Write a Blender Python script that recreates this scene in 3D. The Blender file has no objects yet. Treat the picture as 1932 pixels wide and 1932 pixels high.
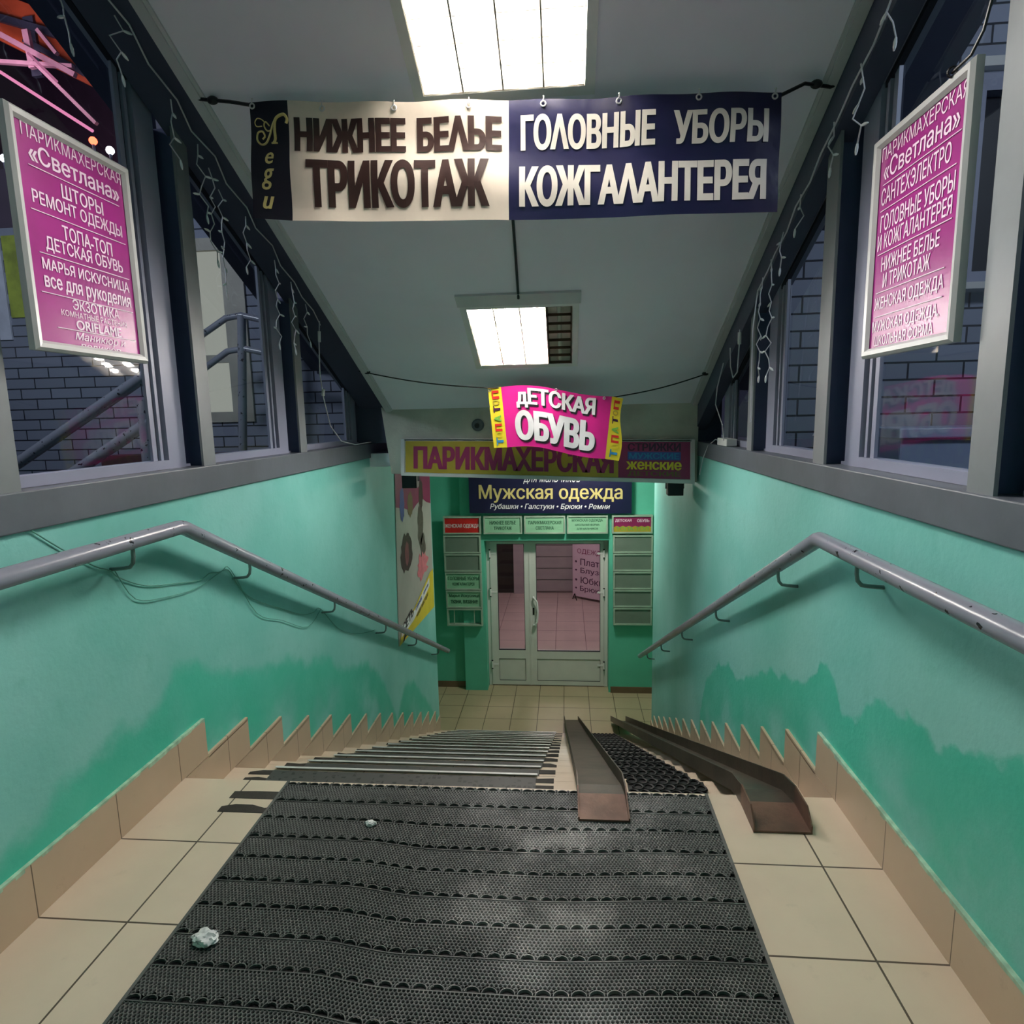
import bpy, math, random
import numpy as np
from mathutils import Vector, Matrix

random.seed(7)
scene = bpy.context.scene
COL = scene.collection

# ------------------------------------------------------------------ camera, world, exposure
cam_d = bpy.data.cameras.new('camera')
cam_d.sensor_width = 36.0
cam_d.lens = 1172.33 / 1932.0 * 36.0
cam_d.clip_start = 0.02
cam = bpy.data.objects.new('camera', cam_d)
COL.objects.link(cam)
_yaw, _pit, _rol = 8.78867348e-02, 1.51207554e-01, -2.11801301e-02
_F = Vector((-math.sin(_yaw) * math.cos(_pit), math.cos(_yaw) * math.cos(_pit), -math.sin(_pit)))
_R = Vector((math.cos(_yaw), math.sin(_yaw), 0))
_U = _R.cross(_F)
_R, _U = _R * math.cos(_rol) + _U * math.sin(_rol), _U * math.cos(_rol) - _R * math.sin(_rol)
cam.matrix_world = Matrix(((_R.x, _U.x, -_F.x, 0), (_R.y, _U.y, -_F.y, 0), (_R.z, _U.z, -_F.z, 1.35), (0, 0, 0, 1)))
scene.camera = cam

world = bpy.data.worlds.new('night_sky')
scene.world = world
world.use_nodes = True
world.node_tree.nodes['Background'].inputs[0].default_value = (0.16, 0.17, 0.30, 1)
world.node_tree.nodes['Background'].inputs[1].default_value = 0.10

scene.view_settings.view_transform = 'Standard'
scene.view_settings.look = 'None'
scene.view_settings.exposure = 0.0
scene.view_settings.gamma = 1.0

VEST_FILL_POWER = 125.0          # radiance of the unseen lamp added to brighten the vestibule
TUBE_POWER = 128.0          # radiance of a lit fluorescent tube
def lamp(name, loc, power, color, radius=0.15):
    d = bpy.data.lights.new(name, 'POINT')
    d.energy = power; d.color = color; d.shadow_soft_size = radius
    o = bpy.data.objects.new(name, d); o.location = loc; COL.objects.link(o)
    return o
lamp('street_fill_light', (-3.3, 2.2, 3.2), 95, (0.80, 0.86, 1.0), 0.2)  # added lamp without a body, brightens the left brick wall
lamp('yard_fill_light', (2.1, 1.2, 3.0), 62, (0.78, 0.86, 1.0), 0.2)  # bodiless lamp added to light the brick on the right

# ------------------------------------------------------------------ helpers
def lin(c):
    return tuple(((v / 255.0) / 12.92 if v / 255.0 <= 0.04045 else ((v / 255.0 + 0.055) / 1.055) ** 2.4) for v in c)

class NT:
    def __init__(s, name):
        s.m = bpy.data.materials.new(name); s.m.use_nodes = True
        s.t = s.m.node_tree; s.t.nodes.clear()
        s.out = s.t.nodes.new('ShaderNodeOutputMaterial')
    def n(s, typ, **kw):
        nd = s.t.nodes.new(typ)
        for k, v in kw.items():
            if k[0] == 'i' and k[1:].isdigit():
                nd.inputs[int(k[1:])].default_value = v
            else:
                setattr(nd, k, v)
        return nd
    def l(s, a, b): s.t.links.new(a, b)
    def math(s, op, a, b=None):
        nd = s.t.nodes.new('ShaderNodeMath'); nd.operation = op
        for i, v in enumerate((a, b)):
            if v is None: continue
            if isinstance(v, (int, float)): nd.inputs[i].default_value = v
            else: s.l(v, nd.inputs[i])
        return nd.outputs[0]
    def mix(s, fac, a, b):
        nd = s.t.nodes.new('ShaderNodeMix'); nd.data_type = 'RGBA'
        for i, v in ((0, fac), (6, a), (7, b)):
            if isinstance(v, (int, float)): nd.inputs[i].default_value = v
            elif isinstance(v, tuple): nd.inputs[i].default_value = (*v[:3], 1)
            else: s.l(v, nd.inputs[i])
        return nd.outputs[2]
    def pos(s):
        return s.n('ShaderNodeNewGeometry').outputs['Position']
    def noise(s, scale, detail=4, vec=None, rough=0.55):
        nd = s.n('ShaderNodeTexNoise'); nd.inputs['Scale'].default_value = scale
        nd.inputs['Detail'].default_value = detail; nd.inputs['Roughness'].default_value = rough
        s.l(vec if vec is not None else s.pos(), nd.inputs['Vector'])
        return nd.outputs['Fac']
    def ramp(s, fac, lo, hi):
        nd = s.n('ShaderNodeMapRange'); nd.inputs[1].default_value = lo; nd.inputs[2].default_value = hi
        nd.interpolation_type = 'SMOOTHSTEP'
        s.l(fac, nd.inputs[0]); return nd.outputs[0]
    def bsdf(s, color, rough=0.5, metal=0.0, bump=None, dist=0.002, strength=1.0, spec=0.5):
        b = s.n('ShaderNodeBsdfPrincipled')
        if isinstance(color, tuple): b.inputs['Base Color'].default_value = (*color[:3], 1)
        else: s.l(color, b.inputs['Base Color'])
        if isinstance(rough, (int, float)): b.inputs['Roughness'].default_value = rough
        else: s.l(rough, b.inputs['Roughness'])
        b.inputs['Metallic'].default_value = metal
        b.inputs['Specular IOR Level'].default_value = spec
        if bump is not None:
            bn = s.n('ShaderNodeBump'); bn.inputs['Distance'].default_value = dist; bn.inputs['Strength'].default_value = strength
            s.l(bump, bn.inputs['Height']); s.l(bn.outputs[0], b.inputs['Normal'])
        s.l(b.outputs[0], s.out.inputs[0])
        return s.m

def paint(name, rgb, rough=0.5, metal=0.0, var=0.12, scale=5.0, bump=0.0, bscale=60.0, spec=0.5, specks=None):
    """A painted or plain surface with a little uneven tone."""
    t = NT(name); c = lin(rgb)
    f = t.noise(scale, 5)
    col = t.mix(t.ramp(f, 0.3, 0.7), tuple(v * (1 - var) for v in c), tuple(min(1, v * (1 + var)) for v in c))
    if specks:
        col = t.mix(t.ramp(t.noise(specks[0], 2), specks[1], specks[1] + 0.02), col, lin(specks[2]))
    return t.bsdf(col, rough, metal, t.noise(bscale, 3) if bump else None, bump, spec=spec)

def emit(name, rgb, strength):
    t = NT(name); e = t.n('ShaderNodeEmission'); e.inputs[0].default_value = (*lin(rgb), 1); e.inputs[1].default_value = strength
    t.l(e.outputs[0], t.out.inputs[0]); return t.m

def glass(name, tint=(0.93, 0.96, 0.97)):
    t = NT(name)
    tr = t.n('ShaderNodeBsdfTransparent'); tr.inputs[0].default_value = (*tint, 1)
    gl = t.n('ShaderNodeBsdfGlossy'); gl.inputs['Roughness'].default_value = 0.03
    fr = t.n('ShaderNodeFresnel'); fr.inputs[0].default_value = 1.5
    front = t.math('SUBTRACT', 1.0, t.n('ShaderNodeNewGeometry').outputs['Backfacing'])
    mx = t.n('ShaderNodeMixShader'); t.l(t.math('MULTIPLY', fr.outputs[0], front), mx.inputs[0]); t.l(tr.outputs[0], mx.inputs[1]); t.l(gl.outputs[0], mx.inputs[2])
    t.l(mx.outputs[0], t.out.inputs[0]); return t.m

def tiles(name, rgb, grout, axes, size, origin, mortar=0.0022, rough=0.35, var=0.06, dirt=0.10, ymax=None):
    """Square tiles laid in a plane; axes say which two world axes carry the grid."""
    t = NT(name); p = t.n('ShaderNodeSeparateXYZ'); t.l(t.pos(), p.inputs[0])
    g = None
    for a, o in zip(axes, origin):
        f = t.math('FRACT', t.math('MULTIPLY', t.math('SUBTRACT', p.outputs[a], o), 1.0 / size))
        d = t.math('MINIMUM', f, t.math('SUBTRACT', 1.0, f))
        line = t.math('LESS_THAN', d, mortar / size)
        if a == 1 and ymax is not None: line = t.math('MULTIPLY', line, t.math('LESS_THAN', p.outputs[1], ymax))
        g = line if g is None else t.math('MAXIMUM', g, line)
    c = lin(rgb)
    f1 = t.ramp(t.noise(2.3, 6), 0.3, 0.7)
    col = t.mix(f1, tuple(v * (1 - var) for v in c), tuple(v * (1 + var) for v in c))
    f2 = t.math('MULTIPLY', t.ramp(t.noise(9, 6, rough=0.7), 0.60, 0.78), dirt * 3)
    col = t.mix(f2, col, tuple(v * 0.55 for v in c))
    col = t.mix(g, col, lin(grout))
    h = t.math('SUBTRACT', 1.0, g)
    return t.bsdf(col, rough, 0, h, 0.002)

class MB:
    """Collects shapes that become ONE mesh object."""
    def __init__(s): s.v = []; s.f = []
    def add(s, vs, fs):
        n = len(s.v); s.v += [tuple(v) for v in vs]; s.f += [tuple(i + n for i in f) for f in fs]; return s
    def box(s, x0, x1, y0, y1, z0, z1):
        return s.add([(x0, y0, z0), (x1, y0, z0), (x1, y1, z0), (x0, y1, z0), (x0, y0, z1), (x1, y0, z1), (x1, y1, z1), (x0, y1, z1)],
                     [(0, 3, 2, 1), (4, 5, 6, 7), (0, 1, 5, 4), (1, 2, 6, 5), (2, 3, 7, 6), (3, 0, 4, 7)])
    def hexa(s, a, b):
        """a, b: two rings of the same number of points, joined and capped"""
        n = len(a)
        fs = [tuple(range(n - 1, -1, -1)), tuple(range(n, 2 * n))]
        fs += [(i, (i + 1) % n, n + (i + 1) % n, n + i) for i in range(n)]
        return s.add(list(a) + list(b), fs)
    def loft(s, rings, cap=True, closed=True):
        n = len(rings[0]); vs = [p for r in rings for p in r]; fs = []
        for k in range(len(rings) - 1):
            for i in range(n if closed else n - 1):
                fs.append((k * n + i, k * n + (i + 1) % n, (k + 1) * n + (i + 1) % n, (k + 1) * n + i))
        if cap and closed:
            fs.append(tuple(range(n - 1, -1, -1))); fs.append(tuple((len(rings) - 1) * n + i for i in range(n)))
        return s.add(vs, fs)
    def tube(s, path, r, n=8, radii=None):
        P = [Vector(p) for p in path]; up = None; rings = []
        for i, p in enumerate(P):
            a = P[max(0, i - 1)]; b = P[min(len(P) - 1, i + 1)]
            d = (b - a).normalized()
            if up is None:
                up = d.orthogonal().normalized()
            up = (up - d * up.dot(d))
            up = up.normalized() if up.length > 1e-6 else d.orthogonal().normalized()
            w = d.cross(up); rr = radii[i] if radii else r
            rings.append([tuple(p + (up * math.cos(2 * math.pi * k / n) + w * math.sin(2 * math.pi * k / n)) * rr) for k in range(n)])
        return s.loft(rings)
    def torus(s, c, axis, R, r, n=14, m=6):
        c = Vector(c); ax = Vector(axis).normalized(); u = ax.orthogonal().normalized(); w = ax.cross(u)
        vs = []; fs = []
        for i in range(n):
            a = 2 * math.pi * i / n; d = u * math.cos(a) + w * math.sin(a)
            for j in range(m):
                b = 2 * math.pi * j / m
                vs.append(tuple(c + d * (R + r * math.cos(b)) + ax * (r * math.sin(b))))
        for i in range(n):
            for j in range(m):
                fs.append((i * m + j, ((i + 1) % n) * m + j, ((i + 1) % n) * m + (j + 1) % m, i * m + (j + 1) % m))
        return s.add(vs, fs)
    def ball(s, c, r, sx=1, sy=1, sz=1, n=12, m=8, fn=None):
        rings = []
        for j in range(1, m):
            t = math.pi * j / m
            ring = []
            for i in range(n):
                a = 2 * math.pi * i / n
                d = Vector((math.sin(t) * math.cos(a), math.sin(t) * math.sin(a), math.cos(t)))
                k = r * (fn(d) if fn else 1)
                ring.append((c[0] + d.x * k * sx, c[1] + d.y * k * sy, c[2] + d.z * k * sz))
            rings.append(ring)
        return s.loft(rings)
    def grid(s, P, nu, nv):
        vs = [P(i / nu, j / nv) for j in range(nv + 1) for i in range(nu + 1)]
        return s.add(vs, [(j * (nu + 1) + i, j * (nu + 1) + i + 1, (j + 1) * (nu + 1) + i + 1, (j + 1) * (nu + 1) + i) for j in range(nv) for i in range(nu)])
    def build(s, name, mat, parent=None, smooth=False, bevel=0.0):
        me = bpy.data.meshes.new(name); me.from_pydata(s.v, [], s.f); me.materials.append(mat)
        if smooth:
            me.polygons.foreach_set('use_smooth', [True] * len(me.polygons))
        o = bpy.data.objects.new(name, me); COL.objects.link(o)
        if bevel:
            b = o.modifiers.new('soft_edges', 'BEVEL'); b.width = bevel; b.segments = 2; b.limit_method = 'ANGLE'
        if smooth:
            try:
                me.set_sharp_from_angle(angle=math.radians(40))
            except Exception:
                pass
        if parent is not None:
            kids.setdefault(parent.name, []).append(o)
            o.parent = parent
            o.matrix_parent_inverse = Matrix.Translation(-world_loc(parent))
        return o

def world_loc(o):
    """meshes are built in world coordinates; only the empties stand at a place of their own"""
    return Vector(o.location) if o.type == 'EMPTY' else Vector((0, 0, 0))

def tag(o, label=None, cat=None, group=None, kind=None):
    if label: o['label'] = label
    if cat: o['category'] = cat
    if group: o['group'] = group
    if kind: o['kind'] = kind
    return o

def thing(name, label, cat, loc=(0, 0, 0), group=None):
    o = bpy.data.objects.new(name, None); o.location = loc; o.empty_display_size = 0.05
    COL.objects.link(o)
    return tag(o, label, cat, group)

kids = {}
def copy_tree(o, off, parent=None):
    """a thing, its parts and their sub-parts, moved by off"""
    c = o.copy(); COL.objects.link(c)
    if parent is None: c.location = Vector(o.location) + Vector(off)
    else:
        c.parent = parent; c.matrix_parent_inverse = o.matrix_parent_inverse.copy()
    for ch in kids.get(o.name, ()): copy_tree(ch, off, c)
    return c

def struct(name, mb, mat, **kw):
    return tag(mb.build(name, mat, **kw), kind='structure')

_tc = {}
def _area(p): return 0.5 * sum(p[i][0] * p[(i + 1) % len(p)][1] - p[(i + 1) % len(p)][0] * p[i][1] for i in range(len(p)))
def _grow(p, bx, by, sgn):
    """moves a closed outline outwards (sgn 1) or inwards, by bx sideways and by up and down"""
    n = len(p); o = []
    for i in range(n):
        a, b, c = p[i - 1], p[i], p[(i + 1) % n]
        d1 = Vector((b[0] - a[0], b[1] - a[1])); d2 = Vector((c[0] - b[0], c[1] - b[1]))
        if d1.length < 1e-7: d1 = d2
        if d2.length < 1e-7: d2 = d1
        d1.normalize(); d2.normalize()
        n1 = Vector((d1.y, -d1.x)); n2 = Vector((d2.y, -d2.x)); m = n1 + n2
        if m.length < 0.3: m = n1 * 1.0
        else: m = m / max(m.length_squared * 0.5, 0.45)
        o.append((b[0] + sgn * m.x * bx, b[1] + sgn * m.y * by))
    return o
def _fill(ps, vs, fs):
    """fills the union of closed outlines (non-zero rule) with trapezoids between all heights where something changes"""
    E = np.array([(*p[i], *p[(i + 1) % len(p)]) for p in ps for i in range(len(p))])
    E = E[np.abs(E[:, 1] - E[:, 3]) > 1e-6]
    x1, y1, x2, y2 = E.T
    ys = set(np.round(np.concatenate([y1, y2]), 5))
    sl = (x2 - x1) / (y2 - y1); c = x1 - sl * y1
    with np.errstate(divide='ignore', invalid='ignore'):
        yy = (c[None, :] - c[:, None]) / (sl[:, None] - sl[None, :])
    lo = np.minimum(y1, y2); hi = np.maximum(y1, y2)
    ok = np.isfinite(yy) & (yy > np.maximum(lo[:, None], lo[None, :]) + 1e-6) & (yy < np.minimum(hi[:, None], hi[None, :]) - 1e-6)
    ys |= set(np.round(yy[ok], 5))
    ys = sorted(ys); q = ys[:1]
    for y in ys[1:]:                                  # no tall pieces: the lettering has to follow a wavy sheet
        n = int((y - q[-1]) / 0.09) + 1
        q += [q[-1] + (y - q[-1]) * k / n for k in range(1, n)] + [y]
    ys = q; w = np.where(y2 > y1, 1, -1)
    for a, b in zip(ys[:-1], ys[1:]):
        if b - a < 2e-5: continue
        m = (a + b) / 2
        idx = np.nonzero((lo <= m) & (hi >= m))[0]
        idx = idx[np.argsort(sl[idx] * m + c[idx])]
        acc = 0; left = None
        for k in idx:
            old = acc; acc += w[k]
            if old == 0: left = k
            elif acc == 0:
                la, lb, ra, rb = sl[left] * a + c[left], sl[left] * b + c[left], sl[k] * a + c[k], sl[k] * b + c[k]
                nx = int((ra - la) / 0.14) + 1
                for i in range(nx):
                    t0, t1 = i / nx, (i + 1) / nx; n = len(vs)
                    vs += [(la + (ra - la) * t0, a, 0.0), (la + (ra - la) * t1, a, 0.0), (lb + (rb - lb) * t1, b, 0.0), (lb + (rb - lb) * t0, b, 0.0)]
                    fs.append((n, n + 1, n + 2, n + 3))
def glyphs(s, bold, skew):
    """outlines of the built-in font, filled contour by contour: [(x, y, layer)], faces, in a unit box"""
    key = (s, bold, skew)
    if key in _tc: return _tc[key]
    c = bpy.data.curves.new('lettering', 'FONT'); c.body = s; c.resolution_u = 3; c.shear = skew; c.fill_mode = 'NONE'
    o = bpy.data.objects.new('lettering', c); COL.objects.link(o)
    bpy.context.view_layer.update()
    me = bpy.data.meshes.new_from_object(o.evaluated_get(bpy.context.evaluated_depsgraph_get()))
    co = [(v.co.x, v.co.y) for v in me.vertices]; nb = {}
    for e in me.edges:
        a, b = e.vertices; nb.setdefault(a, []).append(b); nb.setdefault(b, []).append(a)
    bpy.data.objects.remove(o); bpy.data.curves.remove(c); bpy.data.meshes.remove(me)
    seen = set(); loops = []
    for st0 in range(len(co)):
        if st0 in seen or st0 not in nb: continue
        lp = [st0]; seen.add(st0); cur = st0
        while True:
            k = [q for q in nb[cur] if q not in seen]
            if not k: break
            cur = k[0]; lp.append(cur); seen.add(cur)
        if len(lp) > 2: loops.append([co[i] for i in lp])
    # contours that share most of their width belong to one letter
    groups = []
    for p in loops:
        a0, a1 = min(q[0] for q in p), max(q[0] for q in p)
        for g in groups:
            ov = min(a1, g[1]) - max(a0, g[0])
            if ov > 0.5 * min(a1 - a0, g[1] - g[0]):
                g[0] = min(a0, g[0]); g[1] = max(a1, g[1]); g[2].append(p); break
        else:
            groups.append([a0, a1, [p]])
    vs, fs = [], []
    for _, _, ps in groups:
        if _area(max(ps, key=lambda p: abs(_area(p)))) < 0: ps = [p[::-1] for p in ps]
        if bold: ps = [_grow(p, bold, bold * 0.42, 1) for p in ps]
        _fill(ps, vs, fs)
    xs = [v[0] for v in vs]; ys = [v[1] for v in vs]
    x0, x1, y0, y1 = min(xs), max(xs), min(ys), max(ys)
    _tc[key] = ([((v[0] - x0) / (x1 - x0), (v[1] - y0) / (y1 - y0), v[2]) for v in vs], fs)
    return _tc[key]

def text(s, mat, parent, P, u0, u1, v0, v1, h=0.003, bold=0.0, skew=0.0, name='lettering'):
    """Lettering filling the box u0..u1, v0..v1 of the surface P(u, v, height above it)."""
    vs, fs = glyphs(s, bold, skew)
    mb = MB(); mb.add([P(u0 + (u1 - u0) * a, v0 + (v1 - v0) * b, h + c) for a, b, c in vs], fs)
    return mb.build(name, mat, parent)

def smooth(pts, n=6):
    o = []
    for i in range(len(pts) - 1):
        p0, p1, p2, p3 = pts[max(0, i - 1)], pts[i], pts[i + 1], pts[min(len(pts) - 1, i + 2)]
        for k in range(n):
            t = k / n
            o.append(tuple(0.5 * (2 * b + (c - a) * t + (2 * a - 5 * b + 4 * c - d) * t * t + (3 * b - a - 3 * c + d) * t ** 3) for a, b, c, d in zip(p0, p1, p2, p3)))
    return o + [tuple(pts[-1])]

def plane_map(O, X, Y, N):
    O, X, Y, N = Vector(O), Vector(X), Vector(Y), Vector(N)
    return lambda u, v, h=0.0: tuple(O + X * u + Y * v + N * h)

def rect(P, u0, u1, v0, v1, h=0.0, nu=1, nv=1, mb=None):
    mb = mb or MB()
    return mb.grid(lambda a, b: P(u0 + (u1 - u0) * a, v0 + (v1 - v0) * b, h), nu, nv)

def slab(P, u0, u1, v0, v1, h0, h1, mb=None):
    mb = mb or MB()
    return mb.hexa([P(u0, v0, h0), P(u1, v0, h0), P(u1, v1, h0), P(u0, v1, h0)], [P(u0, v0, h1), P(u1, v0, h1), P(u1, v1, h1), P(u0, v1, h1)])

def frame_mb(P, u0, u1, v0, v1, w, h0, h1, mb=None):
    mb = mb or MB()
    slab(P, u0, u1, v0, v0 + w, h0, h1, mb); slab(P, u0, u1, v1 - w, v1, h0, h1, mb)
    slab(P, u0, u0 + w, v0 + w, v1 - w, h0, h1, mb); slab(P, u1 - w, u1, v0 + w, v1 - w, h0, h1, mb)
    return mb

# ------------------------------------------------------------------ measures of the place
XL, XR = -1.485, 0.94            # faces of the two stair walls
Y0, RUN, RISE, NST = 2.10, 0.3225, 0.158, 15
ZF = -RISE * NST                 # floor of the lower vestibule
YW = 6.68                        # where the stair walls end
def zc(y): return 2.62 - 0.4825 * (y - 2.02)      # sloping ceiling
CN = Vector((0, -0.4825, -1)).normalized()        # down from the ceiling
CS = Vector((0, 1, -0.4825)).normalized()         # along its slope
ORD = ['first', 'second', 'third', 'fourth', 'fifth', 'sixth', 'seventh', 'eighth', 'ninth', 'tenth', 'eleventh', 'twelfth', 'thirteenth', 'fourteenth', 'fifteenth']

# ------------------------------------------------------------------ materials
def stained_wall(name, pts, soft, seed):
    t = NT(name); p = t.n('ShaderNodeSeparateXYZ'); t.l(t.pos(), p.inputs[0])
    fc = t.n('ShaderNodeFloatCurve'); cv = fc.mapping.curves[0]
    pts = sorted(pts)
    q = [(y / 8.0, (z + 2.5) / 4.0) for y, z in pts]
    cv.points[0].location = q[0]; cv.points[1].location = q[-1]
    for a in q[1:-1]: cv.points.new(*a)
    for pt in cv.points: pt.handle_type = 'VECTOR'
    fc.mapping.use_clip = False; fc.mapping.update()
    t.l(t.math('MULTIPLY', p.outputs[1], 1 / 8.0), fc.inputs[1])
    zb = t.math('SUBTRACT', t.math('MULTIPLY', fc.outputs[0], 4.0), 2.5)
    mp = t.n('ShaderNodeMapping'); mp.inputs['Location'].default_value = (seed, seed, 0); t.l(t.pos(), mp.inputs[0])
    v = mp.outputs[0]
    zb = t.math('ADD', zb, t.math('MULTIPLY', t.math('SUBTRACT', t.noise(9, 5, v), 0.5), 0.16))
    d = t.math('SUBTRACT', zb, p.outputs[2])
    wet = t.ramp(d, -soft, soft)
    inner = t.ramp(t.noise(3.2, 5, v), 0.30, 0.62)
    fade = t.ramp(d, 0.02, 0.34)                                     # the damp dries out in blotches below its rim
    keep = t.math('SUBTRACT', 1.0, t.math('MULTIPLY', fade, t.math('MULTIPLY', t.math('SUBTRACT', 1.0, inner), 0.9)))
    wet = t.math('MULTIPLY', wet, keep)
    f = t.noise(1.4, 6, v)
    dry = t.mix(t.ramp(f, 0.3, 0.7), lin((118, 197, 185)), lin((143, 210, 201)))
    dry = t.mix(t.math('MULTIPLY', t.ramp(t.noise(14, 6, v), 0.55, 0.8), 0.35), dry, lin((106, 186, 170)))
    col = t.mix(wet, dry, t.mix(t.noise(5, 4, v), lin((46, 182, 152)), lin((96, 202, 180))))
    return t.bsdf(col, 0.55, 0, t.noise(40, 4), 0.0015)

M = {}
M['wall_l'] = stained_wall('damp_green_plaster', [(0.0, -0.02), (0.7, 0.05), (1.36, 0.22), (1.54, 0.29), (1.75, 0.33), (2.02, 0.33), (2.13, 0.43), (2.36, 0.35), (2.65, 0.19), (2.79, 0.14), (2.95, 0.13),
              (3.15, 0.06), (3.27, -0.03), (3.5, -0.07), (3.66, -0.17), (3.74, -0.25), (4.26, -0.42), (4.56, -0.63), (4.8, -0.95), (5.0, -1.25), (5.3, -1.05), (5.6, -1.15), (6.2, -1.7), (6.8, -2.2), (8.0, -2.5)], 0.05, 3.1)
M['wall_r'] = stained_wall('damp_mint_plaster', [(0.0, 0.62), (0.9, 0.66), (1.28, 0.62), (1.41, 0.56), (1.54, 0.50), (1.74, 0.52), (1.92, 0.45), (1.98, 0.34), (2.10, 0.33), (2.2, 0.42), (2.26, 0.44), (2.35, 0.33), (2.59, 0.23), (2.86, 0.15), (3.09, 0.03),
              (3.37, -0.13), (3.55, -0.10), (3.86, -0.24), (4.13, -0.49), (4.25, -0.75), (4.33, -1.1), (4.6, -1.35), (5.5, -1.75), (6.8, -2.35), (8.0, -2.5)], 0.016, 8.4)
M['green'] = paint('green_plaster', (92, 192, 164), 0.6, var=0.08, scale=2, bump=0.0015, bscale=40)
M['ceil'] = paint('white_ceiling_board', (242, 239, 250), 0.55, var=0.05, scale=1.3)
M['ceil_trim'] = paint('ceiling_edge_moulding', (200, 202, 204), 0.5, var=0.05)
M['fascia'] = paint('stained_white_plaster', (190, 190, 178), 0.7, var=0.16, scale=3.5, bump=0.002)
M['steel'] = paint('grey_steel_paint', (92, 98, 106), 0.45, var=0.12, scale=4, bump=0.0008, bscale=20)
M['post'] = paint('shaded_navy_steel', (84, 93, 128), 0.42, var=0.06, scale=3)  # darker than the flange; the recessed web's shade is put into the colour
M['smear'] = paint('pale_green_paint_smear', (168, 202, 176), 0.6, var=0.25, scale=25)
M['flange'] = paint('dull_grey_flange_paint', (128, 133, 136), 0.42, var=0.10, scale=4)
M['beam'] = paint('shaded_slate_steel', (68, 73, 94), 0.5, var=0.08, scale=3)  # dark tone holds the shade on the sloped beams in its colour
M['alu'] = paint('lavender_grey_window_profile', (142, 146, 166), 0.4, var=0.04)
M['gasket'] = paint('black_gasket', (22, 26, 38), 0.6)
M['glass'] = glass('window_glass')
M['tile'] = tiles('beige_floor_tiles', (216, 198, 174), (84, 70, 56), (0, 1), 0.328, (-1.2107, 1.75), 0.0028, ymax=1.95)
M['tread'] = tiles('beige_stair_tiles', (212, 193, 170), (96, 82, 66), (0,), 0.328, (-1.2107,), 0.002)
M['skirt'] = tiles('tan_skirting_tiles', (196, 172, 146), (98, 80, 62), (1,), 0.328, (1.75,), 0.0018, dirt=0.14)
M['vtile'] = tiles('vestibule_floor_tiles', (178, 162, 130), (76, 66, 48), (0, 1), 0.328, (-1.36, 7.9), 0.0035)
M['brown_skirt'] = paint('brown_skirting_tiles', (112, 92, 70), 0.5)
M['rubber'] = paint('dark_grey_rubber', (84, 87, 84), 0.55, var=0.25, scale=30)
M['tape'] = paint('black_grit_tape', (42, 38, 33), 0.8, var=0.2, scale=30, bump=0.0006, bscale=400)
M['nosing'] = paint('brushed_aluminium_nosing', (214, 214, 210), 0.38, 0.3, var=0.1, scale=12)
M['ring'] = paint('black_rubber_rings', (12, 12, 13), 0.5, var=0.2, scale=30, spec=0.25)
M['rust'] = paint('rusty_brown_steel', (98, 72, 58), 0.52, 0.25, var=0.35, scale=9, bump=0.001, bscale=50)
M['rust_dark'] = paint('worn_dark_steel', (70, 59, 49), 0.45, 0.3, var=0.35, scale=6, bump=0.0008, bscale=40)
M['rail'] = paint('grey_enamel_pipe', (140, 143, 156), 0.25, var=0.05, scale=6, specks=(38, 0.665, (40, 36, 44)))
M['bracket'] = paint('grey_green_bracket', (96, 120, 116), 0.4, var=0.08)
M['white'] = paint('white_plastic', (226, 228, 226), 0.35, var=0.03)
M['pvc'] = paint('white_door_profile', (214, 218, 212), 0.3, var=0.03)
M['black'] = paint('black_plastic', (18, 18, 20), 0.45)
M['cord'] = paint('pale_grey_cord', (206, 204, 210), 0.5)
M['greencord'] = paint('pale_green_wire', (92, 160, 144), 0.6)
M['silver'] = paint('satin_aluminium_frame', (206, 206, 204), 0.35, 0.2, var=0.03)
M['mag'] = paint('magenta_print', (150, 38, 122), 0.30, var=0.10, scale=6)
M['pinkw'] = paint('pale_pink_print', (240, 216, 232), 0.4, var=0.02)
M['navy'] = paint('navy_banner_vinyl', (22, 22, 58), 0.33, var=0.1, bump=0.003, bscale=9)
M['blackv'] = paint('black_banner_vinyl', (20, 20, 30), 0.35, var=0.1, bump=0.003, bscale=9)
M['cream'] = paint('cream_banner_vinyl', (222, 208, 190), 0.38, var=0.06, bump=0.003, bscale=9)
M['brown_ink'] = paint('dark_brown_ink', (44, 24, 20), 0.4)
M['cream_ink'] = paint('cream_ink', (222, 214, 200), 0.4)
M['gold_ink'] = paint('gold_ink', (204, 190, 120), 0.45)
M['white_ink'] = paint('white_ink', (232, 232, 232), 0.45)
M['black_ink'] = paint('black_ink', (26, 18, 26), 0.5)
M['maroon'] = paint('maroon_print', (134, 34, 84), 0.4, var=0.06)
M['yellow'] = paint('yellow_print', (224, 204, 48), 0.4, var=0.06)
M['ochre'] = paint('ochre_print', (168, 150, 48), 0.45, var=0.10)
M['pinkban'] = paint('hot_pink_vinyl', (208, 32, 134), 0.38, var=0.06, bump=0.002, bscale=8)
M['blue'] = paint('blue_print', (40, 120, 170), 0.4)
M['blue2'] = paint('royal_blue_print', (52, 76, 150), 0.4)
M['green_ink'] = paint('green_print', (110, 170, 70), 0.4)
M['red'] = paint('red_print', (196, 36, 34), 0.4)
M['purple_ink'] = paint('dark_purple_print', (56, 10, 50), 0.4)
M['olive'] = paint('olive_print', (108, 92, 50), 0.45)
M['plate'] = paint('pale_green_plate', (142, 196, 160), 0.35, var=0.03)
M['plate_dk'] = paint('grey_empty_plate', (112, 128, 116), 0.35, var=0.08, scale=3)
M['plate_fr'] = paint('pale_metal_plate_rim', (168, 190, 172), 0.35, 0.2)
M['green_txt'] = paint('dark_green_ink', (12, 78, 52), 0.45)
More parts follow.
